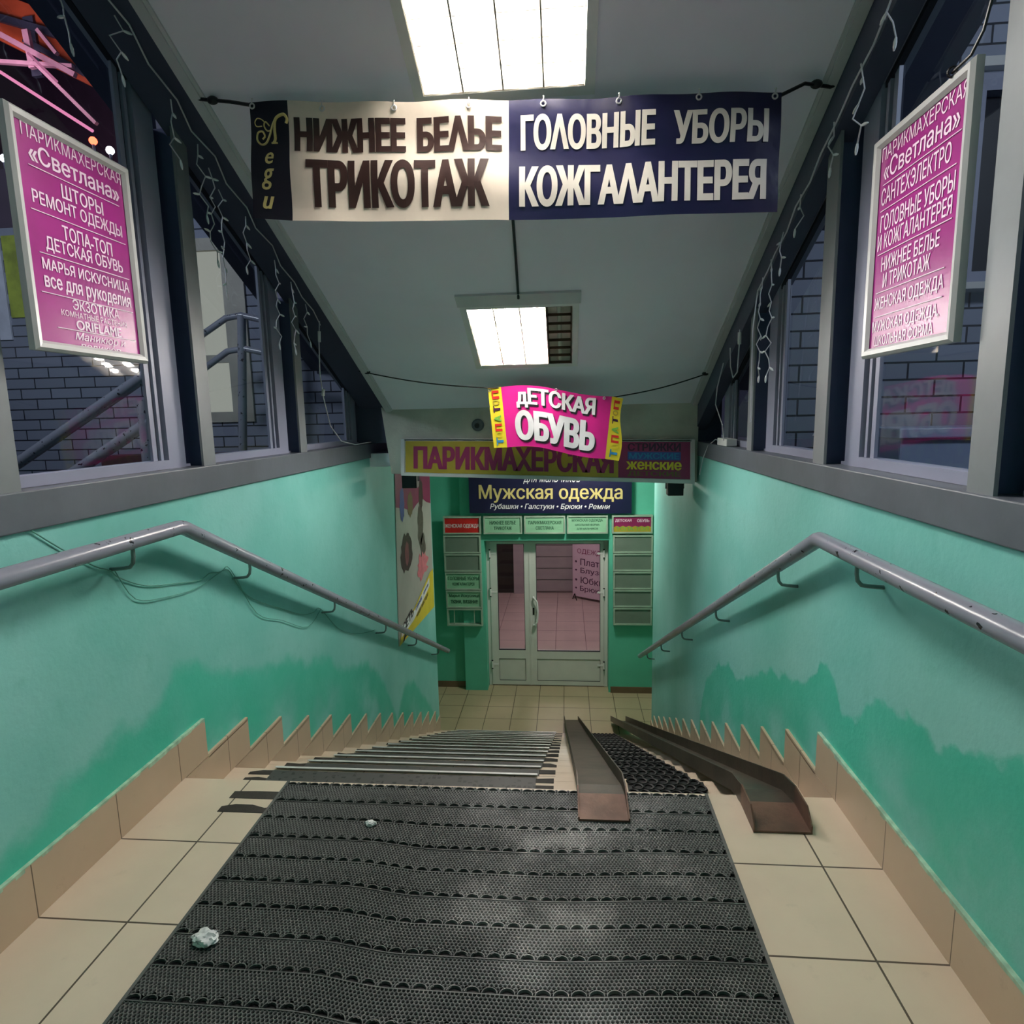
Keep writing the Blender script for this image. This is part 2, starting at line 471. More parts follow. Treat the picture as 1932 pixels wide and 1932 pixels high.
M['brick'] = None
def brick(name, rgb, mort, flip=False):
    t = NT(name); p = t.n('ShaderNodeSeparateXYZ'); t.l(t.pos(), p.inputs[0])
    cb = t.n('ShaderNodeCombineXYZ'); t.l(p.outputs[1 if flip else 0], cb.inputs[0]); t.l(p.outputs[2], cb.inputs[1])
    b = t.n('ShaderNodeTexBrick'); t.l(cb.outputs[0], b.inputs[0])
    b.inputs['Scale'].default_value = 1.0; b.inputs['Brick Width'].default_value = 0.26; b.inputs['Row Height'].default_value = 0.083
    b.inputs['Mortar Size'].default_value = 0.005; b.inputs['Mortar Smooth'].default_value = 0.1
    c = lin(rgb)
    b.inputs[1].default_value = (*c, 1); b.inputs[2].default_value = (*[v * 0.82 for v in c], 1); b.inputs[3].default_value = (*lin(mort), 1)
    return t.bsdf(b.outputs[0], 0.75, 0, t.math('SUBTRACT', 1.0, b.outputs[1]), 0.006)
M['brick'] = brick('grey_brick', (142, 149, 168), (36, 40, 54))
M['maroon_step'] = paint('dark_red_steps', (84, 58, 58), 0.6, var=0.1)
M['box_blue'] = paint('pale_blue_cladding', (150, 165, 196), 0.5, var=0.05)

# ------------------------------------------------------------------ the setting
struct('floor', MB().box(XL - 0.05, XR + 0.05, -1.6, Y0, -0.2, 0.0), M['tile'])
struct('vestibule_floor', MB().box(-2.4, 1.9, Y0 + RUN * (NST - 1), 8.45, ZF - 0.2, ZF), M['vtile'])

def stain_y(k): return Y0 + RUN * k
st = MB()
for k in range(1, NST):
    st.box(XL + 0.0005, XR - 0.0005, stain_y(k - 1), stain_y(k), ZF - 0.2, -RISE * k)
    st.box(XL + 0.0005, XR - 0.0005, stain_y(k) - 0.02, stain_y(k) + 0.012, -RISE * k - 0.012, -RISE * k + 0.0004)
st.build('staircase', M['tread'])
tag(bpy.data.objects['staircase'], 'long straight flight of beige tiled stairs going down between green walls', 'stairs')

def skirting(name, xin, xout):
    mb = MB()
    y = -1.6
    mb.box(min(xin, xout), max(xin, xout), y, 2.257, 0.0, 0.165)
    for k in range(1, NST):
        z = -RISE * k
        mb.box(min(xin, xout), max(xin, xout), stain_y(k - 1) + 0.0015, min(2.257 + RUN * k, YW), z, z + 0.1655 - 0.0115)
    for k in range(1, NST):
        z = -RISE * k
        mb.box(min(xin, xout), max(xin, xout), 2.257 + RUN * (k - 1) + 0.0015, min(2.257 + RUN * k, YW), z + 0.15, z + 0.165)
    o = struct(name, mb, M['skirt'])
    rr = random.Random(name); sg = 1 if xout > xin else -1; m = MB(); y = -1.0
    while y < 2.25:
        y2 = min(2.256, y + rr.uniform(0.02, 0.06)); h = rr.uniform(0.002, 0.014)
        xa, xb = sorted((xin, xout + sg * 0.0006)); m.box(xa, xb, y, y2, 0.165 - h, 0.1662); y = y2
    m.build('paint_smear', M['smear'], o)
    return o
skirting('baseboard_left', XL - 0.005, XL + 0.012)
skirting('baseboard_right', XR + 0.005, XR - 0.012)

struct('wall_left', MB().box(XL - 0.28, XL, -1.6, YW, ZF - 0.2, 1.068), M['wall_l'])
struct('wall_right', MB().box(XR, XR + 0.28, -1.6, YW, ZF - 0.2, 1.055), M['wall_r'])
struct('wall_entrance', MB().box(-1.95, 1.4, -1.75, -1.6, -0.2, 3.4), M['green'])
vw = MB()
vw.box(-2.45, -2.3, YW - 0.15, 8.5, ZF - 0.2, 1.0).box(-2.3, XL - 0.28, YW - 0.15, YW, ZF - 0.2, 1.0)
struct('wall_vestibule_left', vw, M['green'])
vw = MB()
vw.box(1.8, 1.95, YW - 0.15, 8.5, ZF - 0.2, 1.0).box(XR + 0.28, 1.8, YW - 0.15, YW, ZF - 0.2, 1.0)
struct('wall_vestibule_right', vw, M['green'])
wb = MB()
wb.box(-2.3, -1.40, 8.15, 8.5, ZF, 1.0)
wb.box(-1.40, -1.095, 8.05, 8.5, ZF, 1.0)
wb.box(0.555, 1.8, 8.05, 8.5, ZF, 1.0)
wb.box(-1.095, 0.555, 8.05, 8.5, -0.265, 1.0)
struct('wall_back', wb, M['green'])
struct('baseboard_back', MB().box(-2.3, -1.401, 8.138, 8.15, ZF, ZF + 0.085).box(0.58, 1.8, 8.036, 8.05, ZF, ZF + 0.085), M['brown_skirt'])
struct('ceiling_vestibule', MB().box(-2.3, 1.8, 4.62, 8.5, 1.0, 1.1), M['ceil'])

vl = thing('ceiling_light', 'added round fill lamp, unseen behind the low front wall, brightening the vestibule', 'light', (0.2, 7.05, 0.98))  # lamp added to lift the vestibule's brightness, out of view
MB().tube([(0.2, 7.05, 0.999), (0.2, 7.05, 0.96)], 0.16, 28).build('base', M['white'], vl, smooth=True)
MB().tube([(0.2, 7.05, 0.96), (0.2, 7.05, 0.93), (0.2, 7.05, 0.905), (0.2, 7.05, 0.895)], 0.15, 28, [0.15, 0.148, 0.12, 0.06]).build('diffuser', emit('vestibule_fill_glow', (255, 248, 236), VEST_FILL_POWER), vl, smooth=True)

# lamps sit in two openings of the sloping ceiling
L1 = (-0.497, 0.088, 1.79, 2.345)
L2 = (-0.540, 0.056, 3.435, 3.985)
def ceil_ring(pts, h): return [tuple(Vector((x, y, zc(y))) + CN * h) for x, y in pts]
def ceil_slab(mb, x0, x1, y0, y1, h0, h1):
    q = [(x0, y0), (x1, y0), (x1, y1), (x0, y1)]
    return mb.hexa(ceil_ring(q, h1), ceil_ring(q, h0))
cx0, cx1, ye = -1.30, 0.915, 4.52
cm = MB()
ceil_slab(cm, cx0, cx1, 1.2, L1[2], -0.06, 0)
ceil_slab(cm, cx0, L1[0], L1[2], L1[3], -0.06, 0); ceil_slab(cm, L1[1], cx1, L1[2], L1[3], -0.06, 0)
ceil_slab(cm, cx0, cx1, L1[3], L2[2], -0.06, 0)
ceil_slab(cm, cx0, L2[0], L2[2], L2[3], -0.06, 0); ceil_slab(cm, L2[1], cx1, L2[2], L2[3], -0.06, 0)
ceil_slab(cm, cx0, cx1, L2[3], ye, -0.06, 0)
struct('ceiling', cm, M['ceil'])
struct('ceiling_landing', MB().box(-1.9, 1.4, -1.6, 1.2, zc(1.2), zc(1.2) + 0.06), M['ceil'])
rm = MB()
rl = [(-1.95, 0.44), (1.4, 0.20), (1.4, 0.29), (-1.95, 0.53)]
rm.hexa([(x, 0.9, zc(0.9) + d) for x, d in rl], [(x, 4.75, zc(4.75) + d) for x, d in rl])
rm.box(-1.9, 1.35, -1.75, 0.95, zc(1.2) + 0.30, zc(1.2) + 0.40)
struct('roof', rm, M['beam'])

def slope_bar(mb, x0, x1, d0, d1, y0, y1):
    return mb.hexa([(x0, y0, zc(y0) + d0), (x1, y0, zc(y0) + d0), (x1, y0, zc(y0) + d1), (x0, y0, zc(y0) + d1)],
                   [(x0, y1, zc(y1) + d0), (x1, y1, zc(y1) + d0), (x1, y1, zc(y1) + d1), (x0, y1, zc(y1) + d1)])
struct('beam_left', slope_bar(MB(), -1.53, -1.30, 0.06, 0.28, 0.9, 4.62), M['beam'])
struct('beam_right', slope_bar(MB(), 0.922, 1.0, -0.165, 0.20, 0.9, 4.62), M['beam'])
struct('trim_1', slope_bar(slope_bar(MB(), -1.305, -1.268, -0.018, 0.055, 1.2, ye), -1.268, -1.255, -0.010, -0.001, 1.2, ye), M['ceil_trim'])
struct('trim_2', slope_bar(slope_bar(MB(), 0.885, 0.920, -0.018, 0.05, 1.2, ye), 0.872, 0.885, -0.010, -0.001, 1.2, ye), M['ceil_trim'])
struct('sill_left', MB().box(-1.62, XL + 0.012, -1.6, 5.2, 1.068, 1.178), M['steel'], bevel=0.004)
struct('sill_right', MB().box(XR - 0.012, 1.08, -1.6, 4.66, 1.055, 1.155), M['steel'], bevel=0.004)
# dark closing pieces where the glazed slope meets the low front wall
struct('trim_3', MB().box(-1.60, -1.285, 4.60, 5.3, 1.18, 1.62), M['beam'])
struct('trim_4', MB().box(0.935, 1.1, 4.55, 4.9, 1.0, 1.62), M['beam'])

PL = [(0.55, 0.637), (1.484, 1.571), (2.445, 2.532), (3.40, 3.487)]
PR = [(0.50, 0.592), (1.448, 1.540), (2.365, 2.465), (3.264, 3.345)]
def column(xin, xout, a, b, z0, dz):
    """H-section steel column: a flange towards the stairs, one towards the glass, the web between"""
    sg = 1 if xout > xin else -1; t_ = 0.010; mid = (a + b) / 2
    m = MB()
    def post(x0, x1, y0, y1):
        x0, x1 = min(x0, x1), max(x0, x1)
        m.hexa([(x0, y0, z0), (x1, y0, z0), (x1, y1, z0), (x0, y1, z0)], [(x0, y0, zc(y0) + dz), (x1, y0, zc(y0) + dz), (x1, y1, zc(y1) + dz), (x0, y1, zc(y1) + dz)])
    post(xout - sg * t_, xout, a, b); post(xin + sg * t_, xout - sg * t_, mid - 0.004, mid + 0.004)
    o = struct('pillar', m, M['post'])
    m = MB()
    x0, x1 = min(xin, xin + sg * t_), max(xin, xin + sg * t_)
    m.hexa([(x0, a, z0), (x1, a, z0), (x1, b, z0), (x0, b, z0)], [(x0, a, zc(a) + dz), (x1, a, zc(a) + dz), (x1, b, zc(b) + dz), (x0, b, zc(b) + dz)])
    m.build('flange', M['flange'], o)
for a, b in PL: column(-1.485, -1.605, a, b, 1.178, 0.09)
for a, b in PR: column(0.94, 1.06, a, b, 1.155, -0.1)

def bay(idx, xg, side, ya, yb, z0, dz):
    """One glazed bay: profile frame with a sloping head and its pane. side=+1: the inside lies towards +x."""
    w = bpy.data.objects.new('window_%d' % idx, None); COL.objects.link(w); tag(w, kind='structure')
    i = xg + side * 0.028; o_ = xg - side * 0.03
    lo, hi = min(i, o_), max(i, o_)
    f = MB()
    def jamb(y0, y1, xa, xb, mb):
        mb.hexa([(xa, y0, z0), (xb, y0, z0), (xb, y1, z0), (xa, y1, z0)],
                [(xa, y0, zc(y0) + dz), (xb, y0, zc(y0) + dz), (xb, y1, zc(y1) + dz), (xa, y1, zc(y1) + dz)])
    jamb(yb - 0.135, yb - 0.028, lo, hi, f)                            # wide profile before the post
    jamb(yb - 0.168, yb - 0.152, min(xg, xg + side * 0.018), max(xg, xg + side * 0.018), f)
    jamb(yb - 0.205, yb - 0.180, min(xg, xg + side * 0.012), max(xg, xg + side * 0.012), f)
    jamb(ya + 0.002, ya + 0.05, lo, hi, f)
    f.box(lo, hi, ya + 0.05, yb - 0.135, z0 + 0.001, z0 + 0.035).box(lo, hi, yb - 0.028, yb, z0 + 0.001, z0 + 0.012)
    slope_bar(f, lo - 0.001, hi + 0.001, dz - 0.002, dz + 0.07, ya, yb)
    f.build('window_frame', M['alu'], w)
    g = MB(); jamb(yb - 0.152, yb - 0.135, min(xg - side * 0.01, xg + side * 0.006), max(xg - side * 0.01, xg + side * 0.006), g)
    jamb(yb - 0.180, yb - 0.168, min(xg - side * 0.01, xg + side * 0.006), max(xg - side * 0.01, xg + side * 0.006), g)
    jamb(yb - 0.028, yb, min(xg - side * 0.03, xg - side * 0.01), max(xg - side * 0.03, xg - side * 0.01), g)
    slope_bar(g, min(xg, xg + side * 0.02), max(xg, xg + side * 0.02), dz - 0.022, dz - 0.003, ya, yb - 0.14)
    g.build('gasket', M['gasket'], w)
    p = MB()
    p.hexa([(xg - 0.003, ya, z0), (xg + 0.003, ya, z0), (xg + 0.003, yb - 0.13, z0), (xg - 0.003, yb - 0.13, z0)],
           [(xg - 0.003, ya, zc(ya) + dz), (xg + 0.003, ya, zc(ya) + dz), (xg + 0.003, yb - 0.13, zc(yb - 0.13) + dz), (xg - 0.003, yb - 0.13, zc(yb - 0.13) + dz)])
    p.build('pane', M['glass'], w)
for n_, (a, b) in enumerate([(0.637, 1.484), (1.571, 2.445), (2.532, 3.40), (3.487, 4.56)]):
    bay(n_ + 1, -1.572, 1, a, b, 1.178, 0.11)
for n_, (a, b) in enumerate([(0.592, 1.448), (1.54, 2.365), (2.465, 3.264), (3.345, 4.1)]):
    bay(n_ + 5, 1.03, -1, a, b, 1.155, -0.15)

# low front wall under the end of the sloping ceiling
fm = MB()
fm.hexa([(-1.285, 4.5, 0.955), (0.93, 4.5, 0.865), (0.93, 4.62, 0.865), (-1.285, 4.62, 0.955)],
        [(-1.34, 4.5, 1.44), (0.93, 4.5, 1.44), (0.93, 4.62, 1.44), (-1.34, 4.62, 1.44)])
struct('wall_fascia', fm, M['fascia'])

# ------------------------------------------------------------------ ceiling lights
M['tube_on'] = emit('lit_fluorescent_tube', (255, 250, 246), TUBE_POWER)
M['tube_off'] = paint('dead_fluorescent_tube', (206, 200, 186), 0.3)
M['louver'] = paint('bright_louver_blades', (214, 206, 190), 0.28, 0.55, var=0.05)
M['reflector'] = paint('white_light_box', (236, 232, 222), 0.35, var=0.02)
M['unlit_louver'] = paint('unlit_brown_louver_blades', (96, 78, 62), 0.35, 0.4, var=0.1)  # darker louver copy; the dead tube's missing light is put into its colour
def ceiling_light(label, L, dead):
    x0, x1, y0, y1 = L
    k = math.sqrt(1 + 0.4825 ** 2)
    O = Vector((x0, y0, zc(y0)))
    P = plane_map(O, (1, 0, 0), CS, CN)
    W, H = x1 - x0, (y1 - y0) * k
    t = thing('ceiling_light', label, 'light', O + Vector((W / 2, (y1 - y0) / 2, 0)), 'square fluorescent lights in the sloping ceiling')
    frame_mb(P, -0.022, W + 0.022, -0.022, H + 0.022, 0.034, -0.0, 0.005).build('frame', M['white'], t)
    m = MB()
    slab(P, 0.002, W - 0.002, 0.002, H - 0.002, -0.105, -0.098, m)
    for a in ((0.002, 0.008, 0.002, H - 0.002), (W - 0.008, W - 0.002, 0.002, H - 0.002), (0.008, W - 0.008, 0.002, 0.008), (0.008, W - 0.008, H - 0.008, H - 0.002)):
        slab(P, a[0], a[1], a[2], a[3], -0.098, 0.0, m)
    for i in range(1, 4):
        u = 0.014 + (W - 0.028) / 4 * i
        slab(P, u - 0.002, u + 0.002, 0.008, H - 0.008, -0.098, -0.002, m)
    m.build('reflector', M['reflector'], t)
    cw = (W - 0.028) / 4
    for i in range(4):
        u = 0.014 + cw * (i + 0.5)
        dk = i in dead
        MB().tube([P(u, 0.02, -0.030), P(u, H - 0.02, -0.030)], 0.014, 10).build('tube', M['tube_off' if dk else 'tube_on'], t, smooth=True)
        lv = MB()
        nb = 7
        for j in range(nb + 1):
            v = 0.016 + (H - 0.032) * j / nb
            slab(P, u - cw / 2 + 0.004, u + cw / 2 - 0.004, v - 0.0012, v + 0.0012, -0.014, 0.003, lv)
        for e in (-1, 1):
            lv.hexa([P(u + e * (cw / 2 - 0.001), 0.014, 0.004), P(u + e * (cw / 2 - 0.003), 0.014, 0.004), P(u + e * (cw / 2 - 0.003), H - 0.014, 0.004), P(u + e * (cw / 2 - 0.001), H - 0.014, 0.004)],
                    [P(u + e * (cw / 2 - 0.001), 0.014, -0.016), P(u + e * (cw / 2 - 0.010), 0.014, -0.016), P(u + e * (cw / 2 - 0.010), H - 0.014, -0.016), P(u + e * (cw / 2 - 0.001), H - 0.014, -0.040)])
        lv.build('louver', M['unlit_louver' if dk else 'louver'], t)
    return t, P, W, H
ceiling_light('square louvred ceiling light above the wide lettered banner', L1, ())
t2, P2, W2, H2 = ceiling_light('square louvred ceiling light with one dead tube above the pink banner', L2, (3,))
slab(P2, -0.030, W2 + 0.030, -0.115, -0.022, 0.0, 0.014).build('trim_plate', M['ceil_trim'], t2)

cab = MB().tube([(-0.205, 2.40, zc(2.40) - 0.008), (-0.222, 2.88, zc(2.88) - 0.008), (-0.229, 3.1, zc(3.1) - 0.010), (-0.238, 3.33, zc(3.33) - 0.009), (-0.238, 3.345, zc(3.345) - 0.024)], 0.0065, 8).build('power_cable', M['black'], smooth=True)
tag(cab, 'dark power cable clipped along the sloping ceiling to the dead-tube light', 'cable')

# ------------------------------------------------------------------ wide banner
def bil(TL, TR, BL, BR, yfun):
    def P(u, v, h=0.0):
        t = Vector(TL).lerp(Vector(TR), u); b = Vector(BL).lerp(Vector(BR), u)
        p = b.lerp(t, v)
        return (p[0], yfun(p[0], p[1]) - h, p[1])
    return P
s_ = 2.27 / 2.6
def bp(x, z): return (x * s_, 1.35 + (z - 1.35) * s_)
yb1 = lambda x, z: 2.27 + 0.006 * math.sin(9 * x + 1.1) + 0.006 * math.sin(21 * x + 5 * z) * (0.4 + 0.6 * math.sin(3 * z)) + 0.004 * math.sin(26 * z + 3 * x)
BTL, BBL, S1T, S1B, S2T, S2B, BTR, BBR = bp(-1.245, 2.612), bp(-1.267, 2.178), bp(-1.083, 2.604), bp(-1.10, 2.160), bp(-0.208, 2.557), bp(-0.217, 2.123), bp(0.817, 2.532), bp(0.814, 2.105)
banner = thing('banner', 'wide shop banner of three panels strung under the sloping ceiling', 'banner', (-0.19, 2.27, 2.2))
PA = bil(BTL, S1T, BBL, S1B, yb1); PB = bil(S1T, S2T, S1B, S2B, yb1); PC = bil(S2T, BTR, S2B, BBR, yb1)
shA = tag(rect(PA, 0, 1, 0, 1, 0, 10, 20).build('banner_sheet', M['blackv'], banner, smooth=True), 'narrow black panel with gold script')
shB = tag(rect(PB, 0, 1, 0, 1, 0, 50, 20).build('banner_sheet', M['cream'], banner, smooth=True), 'cream panel with dark brown capitals')
shC = tag(rect(PC, 0, 1, 0, 1, 0, 60, 20).build('banner_sheet', M['navy'], banner, smooth=True), 'navy panel with cream capitals')
# script capital and its curls
for cu, r in (([(0.94, 0.815), (0.97, 0.85), (0.90, 0.885), (0.76, 0.875), (0.66, 0.84), (0.635, 0.76), (0.645, 0.69), (0.60, 0.655)], 0.0050),
              ([(0.66, 0.85), (0.58, 0.80), (0.50, 0.72), (0.40, 0.655), (0.27, 0.645), (0.17, 0.685), (0.19, 0.745), (0.31, 0.755), (0.37, 0.715), (0.31, 0.69)], 0.0034),
              ([(0.50, 0.80), (0.40, 0.835), (0.36, 0.80), (0.44, 0.76), (0.56, 0.765)], 0.0026),
              ([(0.30, 0.80), (0.16, 0.80), (0.12, 0.835), (0.19, 0.865), (0.30, 0.855), (0.37, 0.835)], 0.0018), ([(0.55, 0.655), (0.70, 0.655)], 0.0030)):
    MB().tube([PA(u, v, 0.003) for u, v in smooth(cu)], r, 6).build('lettering', M['gold_ink'], shA, smooth=True)
text('e', M['gold_ink'], shA, PA, 0.37, 0.60, 0.475, 0.575, 0.0028, 0.02, 0.3)
text('g', M['gold_ink'], shA, PA, 0.26, 0.60, 0.255, 0.435, 0.0028, 0.02, 0.3)
text('u', M['gold_ink'], shA, PA, 0.26, 0.56, 0.09, 0.20, 0.0028, 0.03, 0.3)
text('НИЖНЕЕ', M['brown_ink'], shB, PB, 0.025, 0.535, 0.585, 0.865, 0.0028, 0.07)
text('БЕΛЬЕ', M['brown_ink'], shB, PB, 0.585, 0.97, 0.585, 0.865, 0.0028, 0.07)
text('ТРИКОТАЖ', M['brown_ink'], shB, PB, 0.075, 0.915, 0.11, 0.52, 0.0028, 0.065)
text('ГОΛОВНЫЕ', M['cream_ink'], shC, PC, 0.045, 0.545, 0.585, 0.875, 0.0028, 0.055)
text('УБОРЫ', M['cream_ink'], shC, PC, 0.61, 0.955, 0.585, 0.865, 0.0028, 0.05)
text('КОЖГАΛАНТЕРЕЯ', M['cream_ink'], shC, PC, 0.04, 0.955, 0.105, 0.455, 0.0028, 0.06)
eyes = [(PA, 0.08, 0.965), (PB, 0.155, 0.945), (PB, 0.485, 0.945), (PB, 0.825, 0.945), (PC, 0.13, 0.955), (PC, 0.41, 0.96), (PC, 0.70, 0.965), (PC, 0.975, 0.965)]
for Pm, u, v in eyes:
    c = Pm(u, v, 0.004)
    e = MB().torus(c, (0, 1, 0), 0.008, 0.0028, 14, 6)
    e.tube([(c[0], c[1] - 0.002, c[2] + 0.006), (c[0] + 0.002, c[1] - 0.004, c[2] + 0.022), (c[0], c[1] + 0.006, c[2] + 0.026)], 0.0022, 6)
    e.build('eyelet', M['silver'], banner, smooth=True)
def hang_rope(name, label, pts, r, knots):
    m = MB().tube(pts, r, 7)
    o = thing(name, label, 'rope', pts[0])
    m.build('line', M['black'], o, smooth=True)
    for k in knots:
        MB().ball(k, 0.014, 1.5, 1, 1, 10, 6).build('knot', M['black'], o, smooth=True)
ropep = [(-1.318, 2.285, zc(2.285) + 0.02), (-1.29, 2.284, 2.483), (-1.16, 2.276, 2.462)]
for i in range(41):
    u = i / 40.0
    x = -1.09 + u * 1.805
    if x < S1T[0]: z = PA((x - BTL[0]) / (S1T[0] - BTL[0]), 1)[2]
    elif x < S2T[0]: z = PB((x - S1T[0]) / (S2T[0] - S1T[0]), 1)[2]
    else: z = PC((x - S2T[0]) / (BTR[0] - S2T[0]), 1)[2]
    ropep.append((x, yb1(x, z) + 0.008, z - 0.004))
ropep += [(0.80, 2.33, 2.425), (0.90, 2.375, 2.43), (0.925, 2.38, 2.44)]
hang_rope('banner_rope', 'taut black rope holding the wide three-panel banner below the ceiling', ropep, 0.006, [(-1.225, 2.279, 2.472), (0.845, 2.35, 2.430)])

# ------------------------------------------------------------------ small pink banner
pink = thing('banner', 'small hot pink banner with yellow side strips hanging askew before the yellow sign', 'banner', (-0.07, 4.05, 1.3))
yp = lambda x, z: 4.05 + 0.012 * math.sin(11 * x + 4 * z) + 0.006 * math.sin(23 * x)
def sagx(P, a):
    def Q(u, v, h=0.0):
        p = P(u, v, h); return (p[0], p[1], p[2] + a * math.sin(math.pi * u) * 0.7 + a * 0.6 * math.sin(2 * math.pi * u) )
    return Q
QA = bil((-0.498, 1.540), (-0.412, 1.545), (-0.466, 1.155), (-0.379, 1.157), yp)
QB = sagx(bil((-0.412, 1.545), (0.297, 1.467), (-0.379, 1.157), (0.254, 1.072), yp), 0.022)
def QC(u, v, h=0.0):
    p = bil((0.297, 1.467), (0.367, 1.453), (0.254, 1.072), (0.342, 1.057), yp)(u, v, h)
    return (p[0] + 0.012 * u * math.sin(2 * math.pi * v), p[1], p[2])
qa_ = rect(QA, 0, 1, 0, 1, 0, 6, 16).build('side_strip', M['yellow'], pink, smooth=True)
shQ = rect(QB, 0, 1, 0, 1, 0, 40, 16).build('banner_sheet', M['pinkban'], pink, smooth=True)
qc_ = rect(QC, 0, 1, 0, 1, 0, 6, 16).build('side_strip', M['yellow'], pink, smooth=True)
for dh, mt, du, dv in ((0.004, M['black_ink'], 0.012, -0.03), (0.006, M['white_ink'], 0, 0)):
    text('дЕТСКАЯ', mt, shQ, QB, 0.13 + du, 0.86 + du, 0.64 + dv, 0.965 + dv, dh, 0.05)
    text('ОБУВЬ', mt, shQ, QB, 0.10 + du, 0.88 + du, 0.10 + dv, 0.60 + dv, dh, 0.07)
letters = [('Т', 'blue', 0.04, 0.17), ('О', 'yellow', 0.175, 0.27), ('П', 'red', 0.275, 0.40), ('А', 'green_ink', 0.43, 0.54), ('Т', 'purple_ink', 0.58, 0.70), ('О', 'ochre', 0.71, 0.80), ('П', 'red', 0.81, 0.95)]
for Pm, so_ in ((QA, qa_), (QC, qc_)):
    for ch, mt, v0, v1 in letters:
        # letters are turned to read upwards along the strip
        vs, fs = glyphs(ch, 0.06, 0.0)
        m = MB(); m.add([Pm(0.78 - 0.52 * b, v0 + (v1 - v0) * a, 0.005 + c) for a, b, c in vs], fs)
        m.build('lettering', M[mt], so_)
for Pm, u, v in ((QA, 0.12, 0.96), (QB, 0.5, 0.99), (QB, 0.93, 0.97)):
    MB().torus(Pm(u, v, 0.004), (0, 1, 0), 0.007, 0.0025, 12, 6).build('eyelet', M['silver'], pink, smooth=True)
rp = [(-1.325, 4.0, 1.665)]
for i in range(1, 9):
    u = i / 8.0; rp.append((-1.325 + u * 0.83, 4.0 + 0.05 * u, 1.665 - 0.125 * u - 0.02 * math.sin(math.pi * u)))
for i in range(0, 13):
    u = i / 12.0; p = QB(u, 0.985, -0.008); rp.append(p)
for i in range(1, 9):
    u = i / 8.0; rp.append((0.30 + u * 0.625, 4.055 + 0.065 * u, 1.462 + 0.145 * u - 0.018 * math.sin(math.pi * u)))
hang_rope('banner_rope', 'slack black cord from which the small pink banner hangs', rp, 0.004, [(-1.27, 4.0, 1.656), (0.885, 4.11, 1.598)])

# ------------------------------------------------------------------ light box over the passage
def fs_map(u, v, h=0.0):
    a = Vector((-1.175, 0.968)).lerp(Vector((0.878, 0.888)), u); b = Vector((-1.165, 1.200)).lerp(Vector((0.874, 1.158)), u)
    p = a.lerp(b, v); return (p[0], 4.452 - h, p[1])
sg = thing('sign_box', 'long yellow and maroon hairdresser sign box over the passage', 'sign', (-0.15, 4.47, 1.0))
slab(fs_map, 0, 1, 0, 1, -0.046, -0.004).build('housing', M['white'], sg)
frame_mb(fs_map, -0.012, 1.012, -0.10, 1.05, 0.012, -0.046, 0.006).build('frame', M['ceil_trim'], sg)
slab(fs_map, 0.0, 1.0, -0.10, 0.0, -0.03, 0.008).build('bottom_rail', M['silver'], sg)
ypn = rect(fs_map, 0.004, 0.753, 0.01, 0.985, 0.0).build('yellow_panel', M['ochre'], sg)
mpn = rect(fs_map, 0.753, 0.997, 0.01, 0.985, 0.0).build('maroon_panel', M['maroon'], sg)
text('ПАРИКМАХЕРСКАЯ', M['maroon'], ypn, fs_map, 0.033, 0.738, 0.12, 0.83, 0.002, 0.06)
text('СТРИЖКИ', M['purple_ink'], mpn, fs_map, 0.785, 0.965, 0.74, 0.95, 0.002, 0.04)
rect(fs_map, 0.785, 0.965, 0.50, 0.72, 0.001).build('blue_stripe', M['blue2'], mpn)
text('МУЖСКИЕ', M['blue'], mpn, fs_map, 0.79, 0.96, 0.53, 0.69, 0.002, 0.03)
text('женские', M['yellow'], mpn, fs_map, 0.78, 0.968, 0.24, 0.46, 0.002, 0.04)
text('ДЕТСКИЕ', M['olive'], mpn, fs_map, 0.785, 0.965, 0.05, 0.21, 0.002, 0.04)

# security camera on the low front wall
sc_ = thing('security_camera', 'small round grey security camera on the plaster above the yellow sign', 'camera', (-0.63, 4.5, 1.30))
MB().tube([(-0.63, 4.499, 1.30), (-0.63, 4.475, 1.30), (-0.63, 4.462, 1.30)], 0.04, 20, [0.045, 0.043, 0.034]).build('housing', M['steel'], sc_, smooth=True)
MB().tube([(-0.63, 4.463, 1.298), (-0.63, 4.447, 1.296)], 0.018, 14).build('lens', M['black'], sc_, smooth=True)

def floodlight(label, x, y, z):
    t = thing('floodlight', label, 'lamp', (x, y, z), 'black floodlights behind the yellow sign')
    m = MB().box(x - 0.058, x + 0.058, y - 0.05, y + 0.04, z - 0.05, z + 0.05)
    for i in range(4): m.box(x - 0.05 + i * 0.03, x - 0.042 + i * 0.03, y + 0.04, y + 0.06, z - 0.045, z + 0.045)
    m.build('housing', M['black'], t, bevel=0.006)
    MB().box(x - 0.048, x + 0.048, y - 0.054, y - 0.05, z - 0.04, z + 0.04).build('lens', M['gasket'], t)
    MB().tube([(x - 0.066, y, z), (x - 0.066, y, z + 0.085), (x + 0.066, y, z + 0.085), (x + 0.066, y, z)], 0.006, 6).build('bracket', M['steel'], t)
    MB().box(x - 0.02, x + 0.02, y - 0.02, y + 0.02, z + 0.085, 1.0).build('stem', M['steel'], t)
floodlight('black floodlight hanging beside the tall wall poster', -1.215, 4.78, 0.87)
floodlight('black floodlight hanging at the plain green wall near the sign end', 0.83, 4.82, 0.785)

